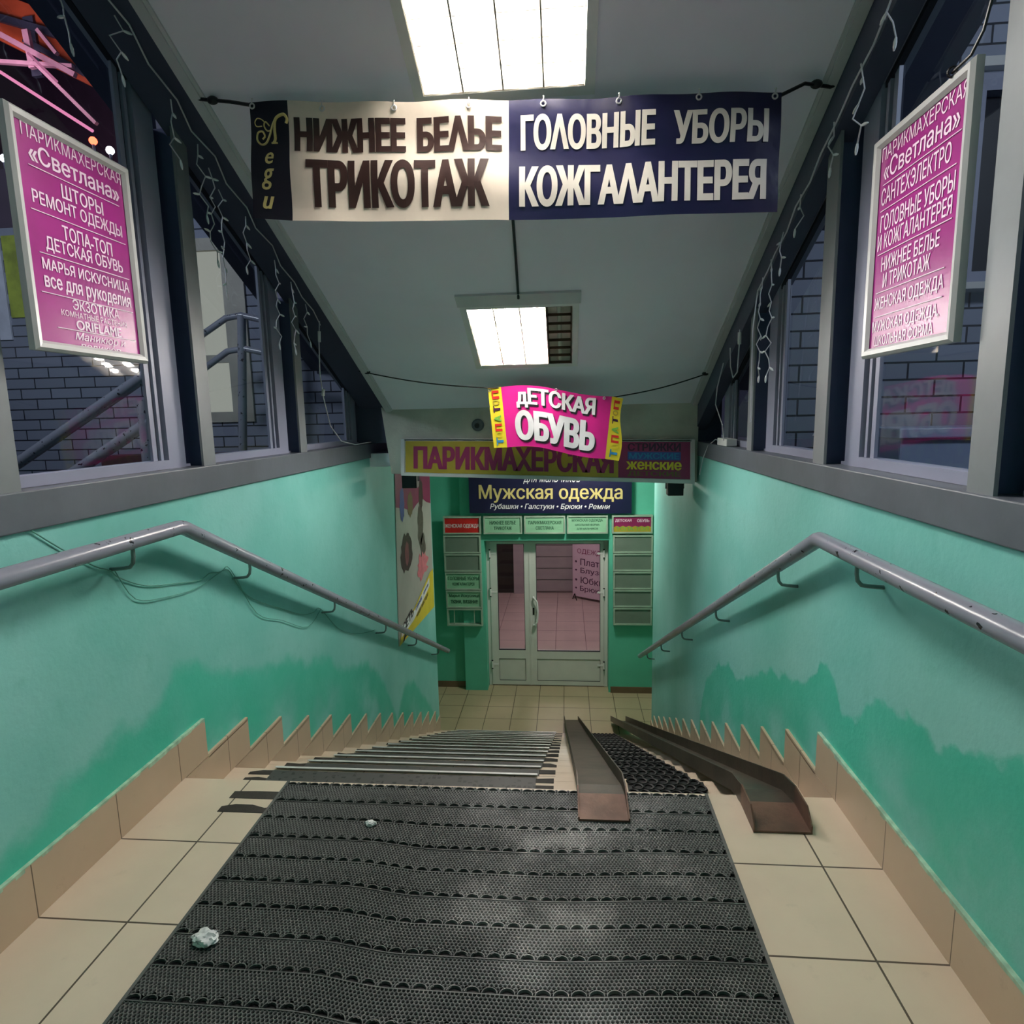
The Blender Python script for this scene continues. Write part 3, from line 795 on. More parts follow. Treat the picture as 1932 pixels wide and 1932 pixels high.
# ------------------------------------------------------------------ hanging list boards by the windows
def list_board(name, label, P, rows, lines, W=0.452, H=0.615):
    t = thing(name, label, 'sign', P(W / 2, 0, 0), 'magenta price lists in snap frames')
    slab(P, 0.004, W - 0.004, 0.004, H - 0.004, -0.012, -0.004).build('back_panel', M['white'], t)
    ps = rect(P, 0.02, W - 0.02, 0.02, H - 0.02, 0.0).build('poster_sheet', M['mag'], t)
    m = MB()
    prof = [(0, -0.012), (0, 0.006), (0.008, 0.014), (0.020, 0.012), (0.028, 0.002)]
    rings = []
    for cu, cv, su, sv in ((0, 0, 1, 1), (W, 0, -1, 1), (W, H, -1, -1), (0, H, 1, -1)):
        rings.append([P(cu + su * a, cv + sv * a, h) for a, h in prof])
    rings.append(rings[0])
    m.loft(rings, cap=False, closed=False)
    m.build('snap_frame', M['silver'], t, smooth=False)
    d = MB()
    for u0, u1, v in lines: slab(P, u0, u1, v, v + 0.0022, 0.001, 0.0022, d)
    d.build('divider_line', M['pinkw'], ps)
    for s, u0, u1, v0, v1, b, sk in rows:
        text(s, M['pinkw'], ps, P, u0, u1, v0, v1, 0.0015, b, sk)
    return t
PLB = plane_map((-1.41, 1.588, 1.555), (0, 1, 0), (0, 0, 1), (1, 0, 0))
rowsL = [('ПАРИКМАХЕРСКАЯ', 0.05, 0.42, 0.553, 0.590, 0.0, 0), ('«Светлана»', 0.065, 0.405, 0.497, 0.545, 0.02, 0),
         ('ШТОРЫ', 0.165, 0.325, 0.433, 0.472, 0.02, 0), ('РЕМОНТ ОДЕЖДЫ', 0.06, 0.40, 0.383, 0.425, 0.02, 0),
         ('ТОПА-ТОП', 0.15, 0.345, 0.318, 0.358, 0.02, 0), ('ДЕТСКАЯ ОБУВЬ', 0.085, 0.385, 0.270, 0.313, 0.02, 0),
         ('МАРЬЯ ИСКУСНИЦА', 0.065, 0.405, 0.215, 0.252, 0.02, 0), ('все для рукоделия', 0.065, 0.405, 0.163, 0.205, 0.025, 0),
         ('ЭКЗОТИКА', 0.155, 0.345, 0.128, 0.158, 0.02, 0), ('КОМНАТНЫЕ РАСТЕНИЯ', 0.11, 0.375, 0.106, 0.123, 0.01, 0), ('ORIFLAME', 0.16, 0.345, 0.073, 0.101, 0.03, 0),
         ('Маникюр и', 0.15, 0.36, 0.038, 0.066, 0.02, 0.25), ('педикюр', 0.17, 0.335, 0.018, 0.034, 0.025, 0)]
linesL = [(0.06, 0.40, 0.483), (0.05, 0.41, 0.370), (0.06, 0.41, 0.262), (0.05, 0.41, 0.160 - 0.002), (0.09, 0.41, 0.069)]
list_board('list_board', 'magenta shop list in a silver frame under the pink neon trusses', PLB, rowsL, linesL)
PRB = plane_map((0.915, 2.038, 1.503), (0, -1, 0), (0, 0, 1), (-1, 0, 0))
rowsR = [('ПАРИКМАХЕРСКАЯ', 0.035, 0.425, 0.548, 0.585, 0.0, 0), ('«Светлана»', 0.05, 0.40, 0.493, 0.545, 0.01, 0),
         ('САНТЕХЭЛЕКТРО', 0.045, 0.375, 0.425, 0.472, 0.01, 0), ('ГОЛОВНЫЕ УБОРЫ', 0.05, 0.40, 0.352, 0.398, 0.015, 0), ('И КОЖГАЛАНТЕРЕЯ', 0.04, 0.395, 0.302, 0.346, 0.015, 0),
         ('НИЖНЕЕ БЕЛЬЕ', 0.07, 0.355, 0.240, 0.280, 0.015, 0), ('И ТРИКОТАЖ', 0.085, 0.32, 0.193, 0.233, 0.015, 0),
         ('ЖЕНСКАЯ ОДЕЖДА', 0.045, 0.385, 0.128, 0.170, 0.015, 0),
         ('МУЖСКАЯ ОДЕЖДА,', 0.04, 0.375, 0.066, 0.104, 0.015, 0), ('ШКОЛЬНАЯ ФОРМА', 0.055, 0.355, 0.030, 0.062, 0.015, 0)]
linesR = [(0.05, 0.41, 0.480), (0.045, 0.40, 0.410), (0.045, 0.40, 0.290), (0.05, 0.385, 0.182), (0.05, 0.385, 0.114)]
list_board('list_board', 'magenta shop list in a silver frame before the dark outdoor window', PRB, rowsR, linesR)
w = MB().tube([(0.925, 1.50, 2.62), (0.915, 1.545, 2.25), (0.912, 1.575, 2.16), (0.905, 1.60, 2.125), (0.900, 1.66, 2.118)], 0.0035, 7).build('hanging_wire', M['black'], smooth=True)
tag(w, 'thin black wire from which a magenta list board hangs at the brick side', 'wire')
MB().torus((0.90, 1.66, 2.12), (0, 1, 0.3), 0.010, 0.003).build('hook', M['black'], w, smooth=True)

# ------------------------------------------------------------------ handrails
def handrail(label, xr, xw, ys, ye_, zl, bend, zend, br, drops):
    t = thing('handrail', label, 'handrail', (xr, bend, 0.0), 'pipe handrails on the stair walls')
    path = [(xr, ys, zl), (xr, bend - 0.03, zl + 0.002), (xr, bend - 0.008, zl), (xr, bend + 0.012, zl - 0.006), (xr, bend + 0.04, zl - 0.02)]
    sl = (zend - zl) / (ye_ - bend)
    path += [(xr, bend + 0.5, zl + sl * 0.5), (xr, ye_, zend)]
    MB().tube(path, 0.0265, 20).build('rail_pipe', M['rail'], t, smooth=True)
    for y in br:
        zr = zl if y < bend else zl + sl * (y - bend)
        d = drops
        s = 1 if xw > xr else -1
        pts = [(xr, y, zr - 0.02), (xr, y, zr - d * 0.55), (xr + s * 0.004, y, zr - d * 0.8), (xr + s * 0.016, y, zr - d * 0.96), (xr + s * 0.035, y, zr - d), (xw, y, zr - d - 0.004)]
        MB().tube(pts, 0.0065, 8).build('bracket', M['bracket'], t, smooth=True)
    return sl
slL = handrail('grey pipe handrail on the wall with the tall hair poster', -1.40, -1.487, -0.6, 6.893, 0.978, 2.13, -1.352, (1.86, 2.58, 3.53, 4.53, 5.45, 6.40), 0.088)
slR = handrail('chipped grey pipe handrail on the plain green wall', 0.86, 0.942, -0.6, 7.15, 0.915, 2.172, -1.49, (1.88, 2.55, 3.56, 4.57, 5.55, 6.5), 0.085)

wp = [(1.483, 1.142), (1.54, 1.097), (1.668, 0.997), (1.787, 0.915), (1.85, 0.885), (1.888, 0.851), (2.011, 0.79), (2.188, 0.751), (2.324, 0.725), (2.40, 0.735), (2.461, 0.723), (2.54, 0.715), (2.599, 0.639), (2.725, 0.528), (3.039, 0.376), (3.25, 0.28), (3.403, 0.244), (3.50, 0.235), (3.754, 0.024), (4.05, -0.12), (4.379, -0.223), (4.50, -0.25)]
c1 = MB().tube(smooth([(-1.479, y, z) for y, z in wp], 4), 0.0022, 6)
c1.tube(smooth([(-1.478, 1.87, 0.88), (-1.478, 1.95, 0.76), (-1.478, 2.1, 0.72), (-1.478, 2.3, 0.70), (-1.478, 2.48, 0.72), (-1.478, 2.56, 0.71), (-1.478, 2.75, 0.45), (-1.478, 3.0, 0.33), (-1.478, 3.3, 0.19), (-1.478, 3.5, 0.23)], 4), 0.0018, 6)
o = c1.build('loose_wire', M['greencord'], smooth=True)
tag(o, 'thin pale wire looped from bracket to bracket under the handrail by the poster', 'wire')

# ------------------------------------------------------------------ rubber mat on the landing: real honeycomb
def honeycomb(x0, x1, y0, y1, z0, z1, pitch, rows, scal):
    """vertices and faces of a honeycomb slab; cells inside the half moons at the row seams are left open"""
    dx = pitch; dy = pitch * math.sqrt(3) / 2
    R = pitch / math.sqrt(3); rin = R * 0.80
    nx = int((x1 - x0) / dx); ny = int((y1 - y0) / dy)
    cs = []
    for j in range(ny):
        y = y0 + dy * (j + 0.5)
        xs = x0 + dx * (np.arange(nx) + (0.5 if j % 2 else 0.0)) + dx * 0.5
        cs.append(np.stack([xs, np.full(nx, y)], 1))
    c = np.concatenate(cs)
    keep = np.ones(len(c), bool)
    for yr in rows:
        k = np.floor((c[:, 0] - x0) / scal); xm = x0 + (k + 0.5) * scal
        e = ((c[:, 0] - xm) / (scal * 0.44)) ** 2 + ((c[:, 1] - yr) / 0.0165) ** 2
        keep &= ~((e < 1) & (c[:, 1] >= yr - 0.001))
        keep &= ~((c[:, 1] < yr - 0.001) & (c[:, 1] > yr - 0.0045))
    c = c[keep]; n = len(c)
    a = np.pi / 6 + np.arange(6) * np.pi / 3
    uo = np.stack([np.cos(a), np.sin(a)], 1)
    V = np.zeros((n, 18, 3))
    V[:, 0:6, :2] = c[:, None] + uo * R; V[:, 0:6, 2] = z1
    V[:, 6:12, :2] = c[:, None] + uo * rin; V[:, 6:12, 2] = z1
    V[:, 12:18, :2] = c[:, None] + uo * rin; V[:, 12:18, 2] = z0
    i = np.arange(6); j = (i + 1) % 6
    Fq = np.concatenate([np.stack([i, j, j + 6, i + 6], 1), np.stack([i + 6, j + 6, j + 12, i + 12], 1)])
    Fa = (Fq[None] + (np.arange(n) * 18)[:, None, None]).reshape(-1, 4)
    return V.reshape(-1, 3), Fa
MX0, MX1, MY0, MY1 = -1.05, 0.488, 0.70, 2.085
rows = [2.062 - 0.0965 * i for i in range(15)]
V, Fa = honeycomb(MX0, MX1, MY0, MY1, 0.003, 0.0115, 0.0106, rows, 0.042)
def sag(x, y):
    """the rows bow towards the landing in the trodden middle of the mat"""
    sm = lambda a, b, v: (lambda t: t * t * (3 - 2 * t))(np.clip((v - a) / (b - a), 0, 1))
    return y - 0.026 * sm(-0.66, -0.42, x) * (1 - sm(-0.10, 0.36, x)) * np.clip((1.98 - y) / 0.22, 0, 1)
V[:, 1] = sag(V[:, 0], V[:, 1])
me = bpy.data.meshes.new('honeycomb_mat')
me.vertices.add(len(V)); me.vertices.foreach_set('co', V.ravel())
me.loops.add(len(Fa) * 4); me.loops.foreach_set('vertex_index', Fa.ravel().astype(np.int32))
me.polygons.add(len(Fa)); me.polygons.foreach_set('loop_start', np.arange(0, len(Fa) * 4, 4, dtype=np.int32))
me.update(calc_edges=True)
def dusty_rubber():
    t = NT('dusty_honeycomb_rubber')
    p = t.n('ShaderNodeSeparateXYZ'); t.l(t.pos(), p.inputs[0])
    n1 = t.ramp(t.noise(2.6, 6), 0.42, 0.72)
    # trodden, dusty strip down the middle of the mat
    mid = t.ramp(t.math('ABSOLUTE', t.math('ADD', p.outputs[0], 0.0)), 0.58, 0.05)
    worn = t.math('MULTIPLY', mid, t.math('ADD', t.math('MULTIPLY', n1, 0.95), 0.12))
    # tone differs from one mat piece to the next
    b = t.n('ShaderNodeTexBrick'); t.l(t.pos(), b.inputs[0]); b.inputs['Scale'].default_value = 1.0
    b.inputs['Brick Width'].default_value = 0.31; b.inputs['Row Height'].default_value = 0.0965; b.inputs['Mortar Size'].default_value = 0.0
    b.inputs[1].default_value = (1, 1, 1, 1); b.inputs[2].default_value = (0.72, 0.72, 0.72, 1)
    base = t.mix(worn, lin((84, 86, 83)), lin((196, 191, 186)))
    mm = t.n('ShaderNodeMix'); mm.data_type = 'RGBA'; mm.blend_type = 'MULTIPLY'; mm.inputs[0].default_value = 0.8
    t.l(base, mm.inputs[6]); t.l(b.outputs[0], mm.inputs[7])
    return t.bsdf(mm.outputs[2], 0.6, 0)
M['mat'] = dusty_rubber()
me.materials.append(M['mat'])
mat_t = thing('honeycomb_mat', 'large dark grey honeycomb rubber mat laid on the beige landing tiles', 'mat', (-0.28, 1.4, 0.0))
mo = bpy.data.objects.new('honeycomb', me); COL.objects.link(mo); mo.parent = mat_t; mo.matrix_parent_inverse = Matrix.Translation(-Vector(mat_t.location))
MB().box(MX0 + 0.002, MX1 - 0.002, MY0, MY1 - 0.002, 0.0004, 0.0032).build('dark_backing', M['black'], mat_t)  # black sheet puts the shade inside the cells into colour
sm = MB()
for yr in rows:
    k = 0
    while MX0 + (k + 1) * 0.042 < MX1 + 0.004:
        xm = MX0 + (k + 0.5) * 0.042
        prev = None
        for i in range(9):
            a = math.pi * i / 8
            o_ = (xm + math.cos(a) * 0.0195, yr + math.sin(a) * 0.0165); q_ = (xm + math.cos(a) * 0.0172, yr + math.sin(a) * 0.0142)
            if prev:
                sm.add([(*prev[0], 0.0117), (*o_, 0.0117), (*q_, 0.0117), (*prev[1], 0.0117), (*prev[1], 0.003), (*q_, 0.003)], [(0, 1, 2, 3), (3, 2, 5, 4)])
            prev = (o_, q_)
        k += 1
    for i in range(40):
        xa = MX0 + (MX1 - MX0) * i / 40; sm.box(xa, xa + (MX1 - MX0) / 40, yr - 0.0042, yr - 0.0012, 0.003, 0.0116)
sm.v = [(v[0], float(sag(v[0], v[1])), v[2]) for v in sm.v]
sm.box(MX0 - 0.006, MX0 + 0.003, MY0, MY1, 0.0004, 0.0118).box(MX1 - 0.004, MX1 + 0.006, MY0, MY1, 0.0004, 0.0118)
sm.build('seam_edging', M['mat'], mat_t)

tags_ = [('crumpled_tissue', (-0.945, 1.36, 0.024), 0.027, 'crumpled white tissue lump on the mat near its edge'), ('paper_scrap', (-0.66, 1.848, 0.0175), 0.014, 'tiny white paper scrap on the mat nearer the stairs')]
for nm, c, r, lb in tags_:
    rr = random.Random(nm)
    ph = [rr.uniform(0, 6) for _ in range(6)]
    fn = lambda d: 1 + 0.22 * math.sin(4 * d.x + ph[0]) * math.sin(5 * d.y + ph[1]) + 0.13 * math.sin(9 * d.z + ph[2]) * math.sin(8 * d.x + ph[3]) + 0.08 * math.sin(17 * d.y + ph[4])
    tag(MB().ball(c, r, 1.25, 0.9, 0.55, 24, 16, fn).build(nm, M['white'], smooth=True), lb, 'tissue' if 'tissue' in nm else 'paper')

# ------------------------------------------------------------------ tread mats, anti-slip tape, ring mats
tm = thing('tread_mat', 'black rubber mat with aluminium nosing on the first tread below the landing', 'mat', (-0.705, Y0 + RUN, -RISE), 'nosed rubber mats on the stair treads')
def rib_rubber():
    t = NT('black_honeycomb_tread_rubber')
    v = t.n('ShaderNodeTexVoronoi'); v.feature = 'DISTANCE_TO_EDGE'; v.inputs['Scale'].default_value = 44; v.inputs['Randomness'].default_value = 0.15
    t.l(t.pos(), v.inputs['Vector'])
    e = t.math('LESS_THAN', v.outputs['Distance'], 0.16)
    col = t.mix(e, lin((20, 20, 21)), lin((60, 60, 58)))  # darker cell colour paints the shade inside the holes
    return t.bsdf(col, 0.55, 0, e, 0.004)
M['rib'] = rib_rubber()
y1, z1 = Y0 + RUN, -RISE
MB().box(-1.28, -0.135, y1 - 0.305, y1 - 0.012, z1 + 0.002, z1 + 0.009).build('rubber_sheet', M['rib'], tm)
nz = MB()
prof = [(0.004, -0.018), (0.004, 0.010), (0.000, 0.0135), (-0.012, 0.0135), (-0.012, 0.0115), (-0.002, 0.0095), (0.0025, 0.006), (0.0025, -0.018)]
nz.hexa([(-1.28, y1 + a + 0.013, z1 + b) for a, b in prof], [(-0.13, y1 + a + 0.013, z1 + b) for a, b in prof])
nz.build('nosing_strip', M['nosing'], tm)
rg = thing('ring_mat', 'black rubber ring mat on the first tread between the steel channels', 'mat', (0.397, Y0 + RUN, -RISE), 'ring mats between the wheel channels')
r_ = MB()
for j in range(7):
    for i in range(7):
        x = 0.262 + 0.042 * i + (0.021 if j % 2 else 0)
        r_.torus((x, y1 - 0.262 + 0.040 * j, z1 + 0.012), (0, 0, 1), 0.0195, 0.0055, 12, 5)
for j in range(6): r_.box(0.245, 0.548, y1 - 0.262 + 0.04 * j + 0.017, y1 - 0.262 + 0.04 * j + 0.022, z1 + 0.004, z1 + 0.014)
r_.build('rings', M['ring'], rg, smooth=True)
MB().box(0.243, 0.552, y1 - 0.29, y1 - 0.01, z1 + 0.002, z1 + 0.0105).build('dark_backing', M['black'], rg)
for k in range(2, NST):
    off = (0, RUN * (k - 1), -RISE * (k - 1))
    c = copy_tree(tm, off); c['label'] = 'black rubber mat with aluminium nosing on the %s tread below the landing' % ORD[k - 1]
    c = copy_tree(rg, off); c['label'] = 'black rubber ring mat on the %s tread between the steel channels' % ORD[k - 1]
def strip(y0, y1_, z, seed, label, xa=-1.232, xb=0.0):
    rr = random.Random(seed); m = MB()
    xs = [xa]
    while xs[-1] < xb: xs.append(min(xb, xs[-1] + rr.uniform(0.03, 0.09)))
    top = [y1_ - (rr.uniform(0.004, 0.018) if rr.random() < 0.16 else 0) for _ in xs]
    a = [(x, y0, z) for x in xs] + [(x, t, z) for x, t in reversed(list(zip(xs, top)))]
    n = len(xs)
    m.add(a, [(i, i + 1, 2 * n - 2 - i, 2 * n - 1 - i) for i in range(n - 1)])
    b = [(p[0], p[1], z - 0.0012) for p in a]
    m.add(a + b, [(i, (i + 1) % (2 * n), 2 * n + (i + 1) % (2 * n), 2 * n + i) for i in range(2 * n)])
    tag(m.build('anti_slip_tape', M['tape']), label, 'tape', 'dark anti-slip strips on landing edge and treads')
strip(1.985, 2.030, 0.0014, 2, 'notched dark anti-slip tape strip on the landing closer to the first step')
strip(1.905, 1.950, 0.0014, 3, 'dark anti-slip tape strip on the landing farther back from the stairs')
for k in range(1, NST):
    yn = Y0 + RUN * k
    strip(yn - 0.094, yn - 0.055, -RISE * k + 0.0017, 10 + k, 'worn dark anti-slip tape set back from the edge of the %s tread below the landing' % ORD[k - 1], -1.385, -0.06)
    strip(yn - 0.036, yn - 0.002, -RISE * k + 0.0017, 40 + k, 'worn dark anti-slip tape along the very edge of the %s tread below the landing' % ORD[k - 1], -1.385, -0.06)

# ------------------------------------------------------------------ steel wheel channels
def channel(label, xa, xb, wd, zl, mat, lipmat, ylip, flange, taper):
    t = thing('wheel_channel', label, 'ramp', (xa, 2.0, 0.0), 'steel wheel channels laid down the stairs')
    # stations along the run: y, z of the trough, flange height
    st_ = [(ylip, zl, 0.010 if taper else flange * 0.35), (ylip + 0.045, zl, 0.014 if taper else flange), (2.045, zl + 0.004, flange * (0.6 if taper else 1)), (2.16, 0.012 - 0.47 * 0.06, flange), (4.5, -1.10, flange), (7.19, ZF + 0.03, flange)]
    def xat(y): return xa + (xb - xa) * max(0.0, (y - 2.0) / 5.2)
    def ring(y, z, f):
        x = xat(y); h = wd / 2; th = 0.005
        return [(x - h, y, z + f), (x - h, y, z - 0.004), (x + h, y, z - 0.004), (x + h, y, z + f), (x + h - th, y, z + f), (x + h - th, y, z + th - 0.002), (x - h + th, y, z + th - 0.002), (x - h + th, y, z + f)]
    MB().loft([ring(*s) for s in st_[2:]]).build('trough', mat, t)
    MB().loft([ring(*s) for s in st_[:3]]).build('end_lip', lipmat, t)
    return t
channel('rusty brown wheel channel whose end lip lies on the honeycomb mat', 0.118, 0.042, 0.172, 0.018, M['rust_dark'], M['rust'], 1.905, 0.055, True)
channel('dark brown wheel channel nearer the wall ending on bare beige tiles', 0.690, 0.612, 0.185, 0.006, M['rust_dark'], M['rust'], 1.895, 0.066, False)

# ------------------------------------------------------------------ icicle light strings
M['bulb'] = paint('clear_plastic_bulb', (244, 244, 250), 0.25)
def icicles(label, cable, drops, tail):
    t = thing('icicle_lights', label, 'string lights', cable[0])
    MB().tube(cable, 0.0032, 6).build('main_cable', M['cord'], t, smooth=True)
    for x, y, z, ln, sd in drops:
        rr = random.Random(sd); pts = [(x, y, z)]; side = 1
        n = max(3, int(ln / 0.034))
        tips = []
        for i in range(1, n + 1):
            p = (x + rr.uniform(-0.012, 0.012), y + side * rr.uniform(0.004, 0.022), z - ln * i / n)
            pts.append(p); tips.append((p, side)); side = -side if rr.random() < 0.75 else side
        dw = MB().tube(pts, 0.0025, 5).build('drop_wire', M['cord'], t, smooth=True)
        for i, (p, sd2) in enumerate(tips):
            if i % 2 == 0 or i == n - 1:
                d = Vector((rr.uniform(-0.3, 0.3), sd2 * 1.0, rr.uniform(-0.7, 0.2))) if i < n - 1 else Vector((0, 0.25, -1))
                d = d.normalized() * 0.032
                q0 = Vector(p)
                MB().tube([q0, q0 + d * 0.35, q0 + d * 0.7, q0 + d], 0.004, 6, [0.003, 0.005, 0.0046, 0.002]).build('bulb', M['bulb'], dw, smooth=True)
    for pts, r, mt in tail: MB().tube(pts, r, 6).build('lead', M[mt], t, smooth=True)
    return t
cabL = [(-1.40 + 0.012 * math.sin(3 * i), 1.3 + 0.115 * i, zc(1.3 + 0.115 * i) + 0.052 - 0.012 * abs(math.sin(2.3 * i))) for i in range(21)]
dropsL = [(-1.47, 1.92, zc(1.92) + 0.05, 0.24, 1), (-1.42, 2.08, zc(2.08) + 0.05, 0.17, 2), (-1.41, 2.33, zc(2.33) + 0.04, 0.20, 3), (-1.42, 2.50, zc(2.50) + 0.04, 0.26, 4),
          (-1.44, 2.60, zc(2.60) + 0.04, 0.36, 5), (-1.46, 2.70, zc(2.70) + 0.04, 0.42, 6), (-1.42, 2.84, zc(2.84) + 0.04, 0.22, 7), (-1.42, 3.10, zc(3.1) + 0.04, 0.40, 8), (-1.41, 3.25, zc(3.25) + 0.04, 0.34, 9), (-1.41, 3.42, zc(3.42) + 0.04, 0.20, 10)]
tailL = [([(-1.40, 3.58, zc(3.58) + 0.05), (-1.405, 3.565, 1.80), (-1.41, 3.56, 1.62), (-1.42, 3.62, 1.48)], 0.0036, 'cord'),
         ([(-1.41, 3.60, 1.535), (-1.42, 3.612, 1.50)], 0.010, 'white'), ([(-1.402, 3.572, 1.86), (-1.404, 3.570, 1.80)], 0.009, 'white'),
         ([(-1.42, 3.62, 1.48), (-1.44, 3.75, 1.32), (-1.45, 3.95, 1.22), (-1.46, 4.24, 1.185), (-1.46, 4.7, 1.19)], 0.0036, 'cord')]
icicles('wiry icicle lights along the sloping beam under the neon-truss side', cabL, dropsL, tailL)
cabR = [(0.912 + 0.004 * math.sin(3 * i), 1.3 + 0.115 * i, zc(1.3 + 0.115 * i) - 0.155 - 0.010 * abs(math.sin(2.1 * i))) for i in range(17)]
dropsR = [(0.905, 1.98, zc(1.98) - 0.16, 0.12, 21), (0.905, 2.16, zc(2.16) - 0.16, 0.22, 22), (0.905, 2.34, zc(2.34) - 0.16, 0.14, 23), (0.905, 2.62, zc(2.62) - 0.16, 0.12, 24), (0.905, 2.80, zc(2.8) - 0.16, 0.14, 25),
          (0.905, 2.95, zc(2.95) - 0.16, 0.50, 26), (0.905, 3.06, zc(3.06) - 0.16, 0.44, 27)]
tailR = [([(0.908, 3.14, zc(3.14) - 0.16), (0.905, 3.19, 1.75), (0.91, 3.20, 1.5), (0.92, 3.22, 1.30)], 0.003, 'cord'),
         ([(0.905, 3.42, zc(3.42) - 0.17), (0.90, 3.40, 1.70), (0.90, 3.42, 1.56), (0.90, 3.50, 1.535), (0.90, 3.56, 1.60), (0.90, 3.58, 1.70)], 0.0034, 'cord'),
         ([(0.902, 3.41, 1.76), (0.902, 3.405, 1.70)], 0.009, 'white'),
         ([(0.90, 3.72, zc(3.72) - 0.17), (0.90, 3.85, 1.50), (0.90, 3.88, 1.40), (0.905, 3.72, 1.28), (0.915, 3.72, 1.19)], 0.0034, 'cord')]
icicles('wiry icicle lights along the sloping beam at the brick side', cabR, dropsR, tailR)
ad = thing('power_adapter', 'small white power adapter lying on the steel sill by the sign end', 'adapter', (0.95, 3.80, 1.155))
MB().box(0.925, 0.985, 3.70, 3.92, 1.156, 1.20).build('housing', M['white'], ad, bevel=0.004)
MB().tube([(0.95, 3.92, 1.178), (0.945, 4.05, 1.185), (0.93, 4.18, 1.14), (0.925, 4.30, 1.05), (0.925, 4.4, 0.93)], 0.0035, 6).build('lead', M['cord'], ad, smooth=True)

# ------------------------------------------------------------------ tall poster on the stair wall
ph_ = thing('wall_poster', 'tall hairdressing poster with dark hairdos and a yellow strip on the green stair wall', 'poster', (-1.48, 5.8, 0.0))
def PP(u, v, h=0.0):
    a = Vector((5.14, -0.63)).lerp(Vector((6.60, -0.72)), u); b = Vector((5.27, 0.94)).lerp(Vector((6.64, 0.94)), u)
    p = a.lerp(b, v); return (XL + 0.008 + h, p[0], p[1])
m = MB(); slab(PP, 0, 1, 0, 1, -0.007, 0.0, m); m.build('poster_sheet', paint('pale_grey_print', (176, 176, 168), 0.35, var=0.08, scale=3), ph_)
def poly(pts, h): return MB().add([PP(u, v, h) for u, v in pts], [tuple(range(len(pts)))])
poly([(0, 1), (1, 1), (1, 0.70), (0.86, 0.72), (0.72, 0.76), (0.55, 0.74), (0.40, 0.71), (0.22, 0.75), (0, 0.78)][::-1], 0.0015).build('maroon_header', M['maroon'], ph_)
def blob(cu, cv, ru, rv, seed, h, rough_=0.18):
    rr = random.Random(seed); n = 26
    return poly([(cu + ru * math.cos(2 * math.pi * i / n) * (1 + rr.uniform(-rough_, rough_)), cv + rv * math.sin(2 * math.pi * i / n) * (1 + rr.uniform(-rough_, rough_))) for i in range(n)], h)
M['hair'] = paint('dark_hair_print', (58, 40, 36), 0.4, var=0.3, scale=30)
M['hair2'] = paint('grey_hair_print', (84, 78, 70), 0.4, var=0.3, scale=30)
M['skin_print'] = paint('dull_rose_print', (128, 74, 78), 0.4, var=0.2, scale=20)
M['pink_print'] = paint('salmon_print', (214, 120, 130), 0.4, var=0.15, scale=15)
blob(0.24, 0.49, 0.145, 0.115, 3, 0.002).build('hair_print', M['hair'], ph_)
blob(0.24, 0.485, 0.05, 0.07, 4, 0.0025, 0.08).build('face_print', M['skin_print'], ph_)
blob(0.64, 0.60, 0.085, 0.13, 5, 0.002).build('hair_print', M['hair2'], ph_)
blob(0.70, 0.45, 0.075, 0.09, 6, 0.002).build('hair_print', M['hair2'], ph_)
blob(0.68, 0.79, 0.07, 0.09, 8, 0.0022).build('hair_print', M['hair'], ph_)
blob(0.15, 0.78, 0.06, 0.10, 9, 0.0022).build('blue_print', M['blue2'], ph_)
blob(0.36, 0.76, 0.07, 0.075, 10, 0.0022).build('hair_print', M['olive'], ph_)
blob(0.66, 0.34, 0.17, 0.075, 11, 0.0022, 0.3).build('rose_print', M['pink_print'], ph_)
poly([(0.0, 0.0), (1, 0.0), (1, 0.26), (0.9, 0.255), (0.40, 0.13), (0.05, 0.06)], 0.0026).build('yellow_strip', M['yellow'], ph_)
poly([(0.05, 0.035), (0.36, 0.06), (0.62, 0.115), (0.86, 0.17), (0.86, 0.225), (0.40, 0.115), (0.06, 0.10)], 0.003).build('white_strip', M['white_ink'], ph_)
def PPs(u, v, h=0.0): return PP(u, v + 0.2 * u * u * 0 + 0.18 * (u - 0.08), h)
text('СЕТЬ', M['black_ink'], ph_, PPs, 0.08, 0.36, 0.045, 0.10, 0.0045, 0.04)
text('салонов', M['blue2'], ph_, PPs, 0.42, 0.60, 0.04, 0.065, 0.0045, 0.02)
text('красоты', M['blue2'], ph_, PPs, 0.66, 0.82, 0.042, 0.065, 0.0045, 0.02)
text('наши мастера', M['olive'], ph_, PPs, 0.44, 0.80, -0.02, 0.012, 0.0045, 0.02)
text('А', M['black_ink'], ph_, PP, 0.07, 0.26, 0.0, 0.055, 0.0045, 0.04)

# ------------------------------------------------------------------ banner and plates over the door
MZ = plane_map((-1.258, 7.952, 0.122), (2.092, 0, -0.022), (0, 0, 0.62), (0, -1, 0))
mz = thing('banner', 'navy menswear banner with gold title above the white door', 'banner', (-0.2, 7.96, 0.12))
mzs = slab(MZ, 0, 1, 0, 1, -0.008, 0.0).build('banner_sheet', M['navy'], mz)
text('Мужская одежда', M['gold_ink'], mzs, MZ, 0.062, 0.945, 0.225, 0.60, 0.003, 0.02)
text('для мальчиков', M['white_ink'], mzs, MZ, 0.34, 0.69, 0.62, 0.79, 0.003, 0.0, 0.25)
text('Школьная форма', M['gold_ink'], mzs, MZ, 0.20, 0.94, 0.82, 0.97, 0.003, 0.02)
text('Рубашки • Галстуки • Брюки • Ремни', M['white_ink'], mzs, MZ, 0.13, 0.87, 0.065, 0.205, 0.003, 0.012, 0.25)

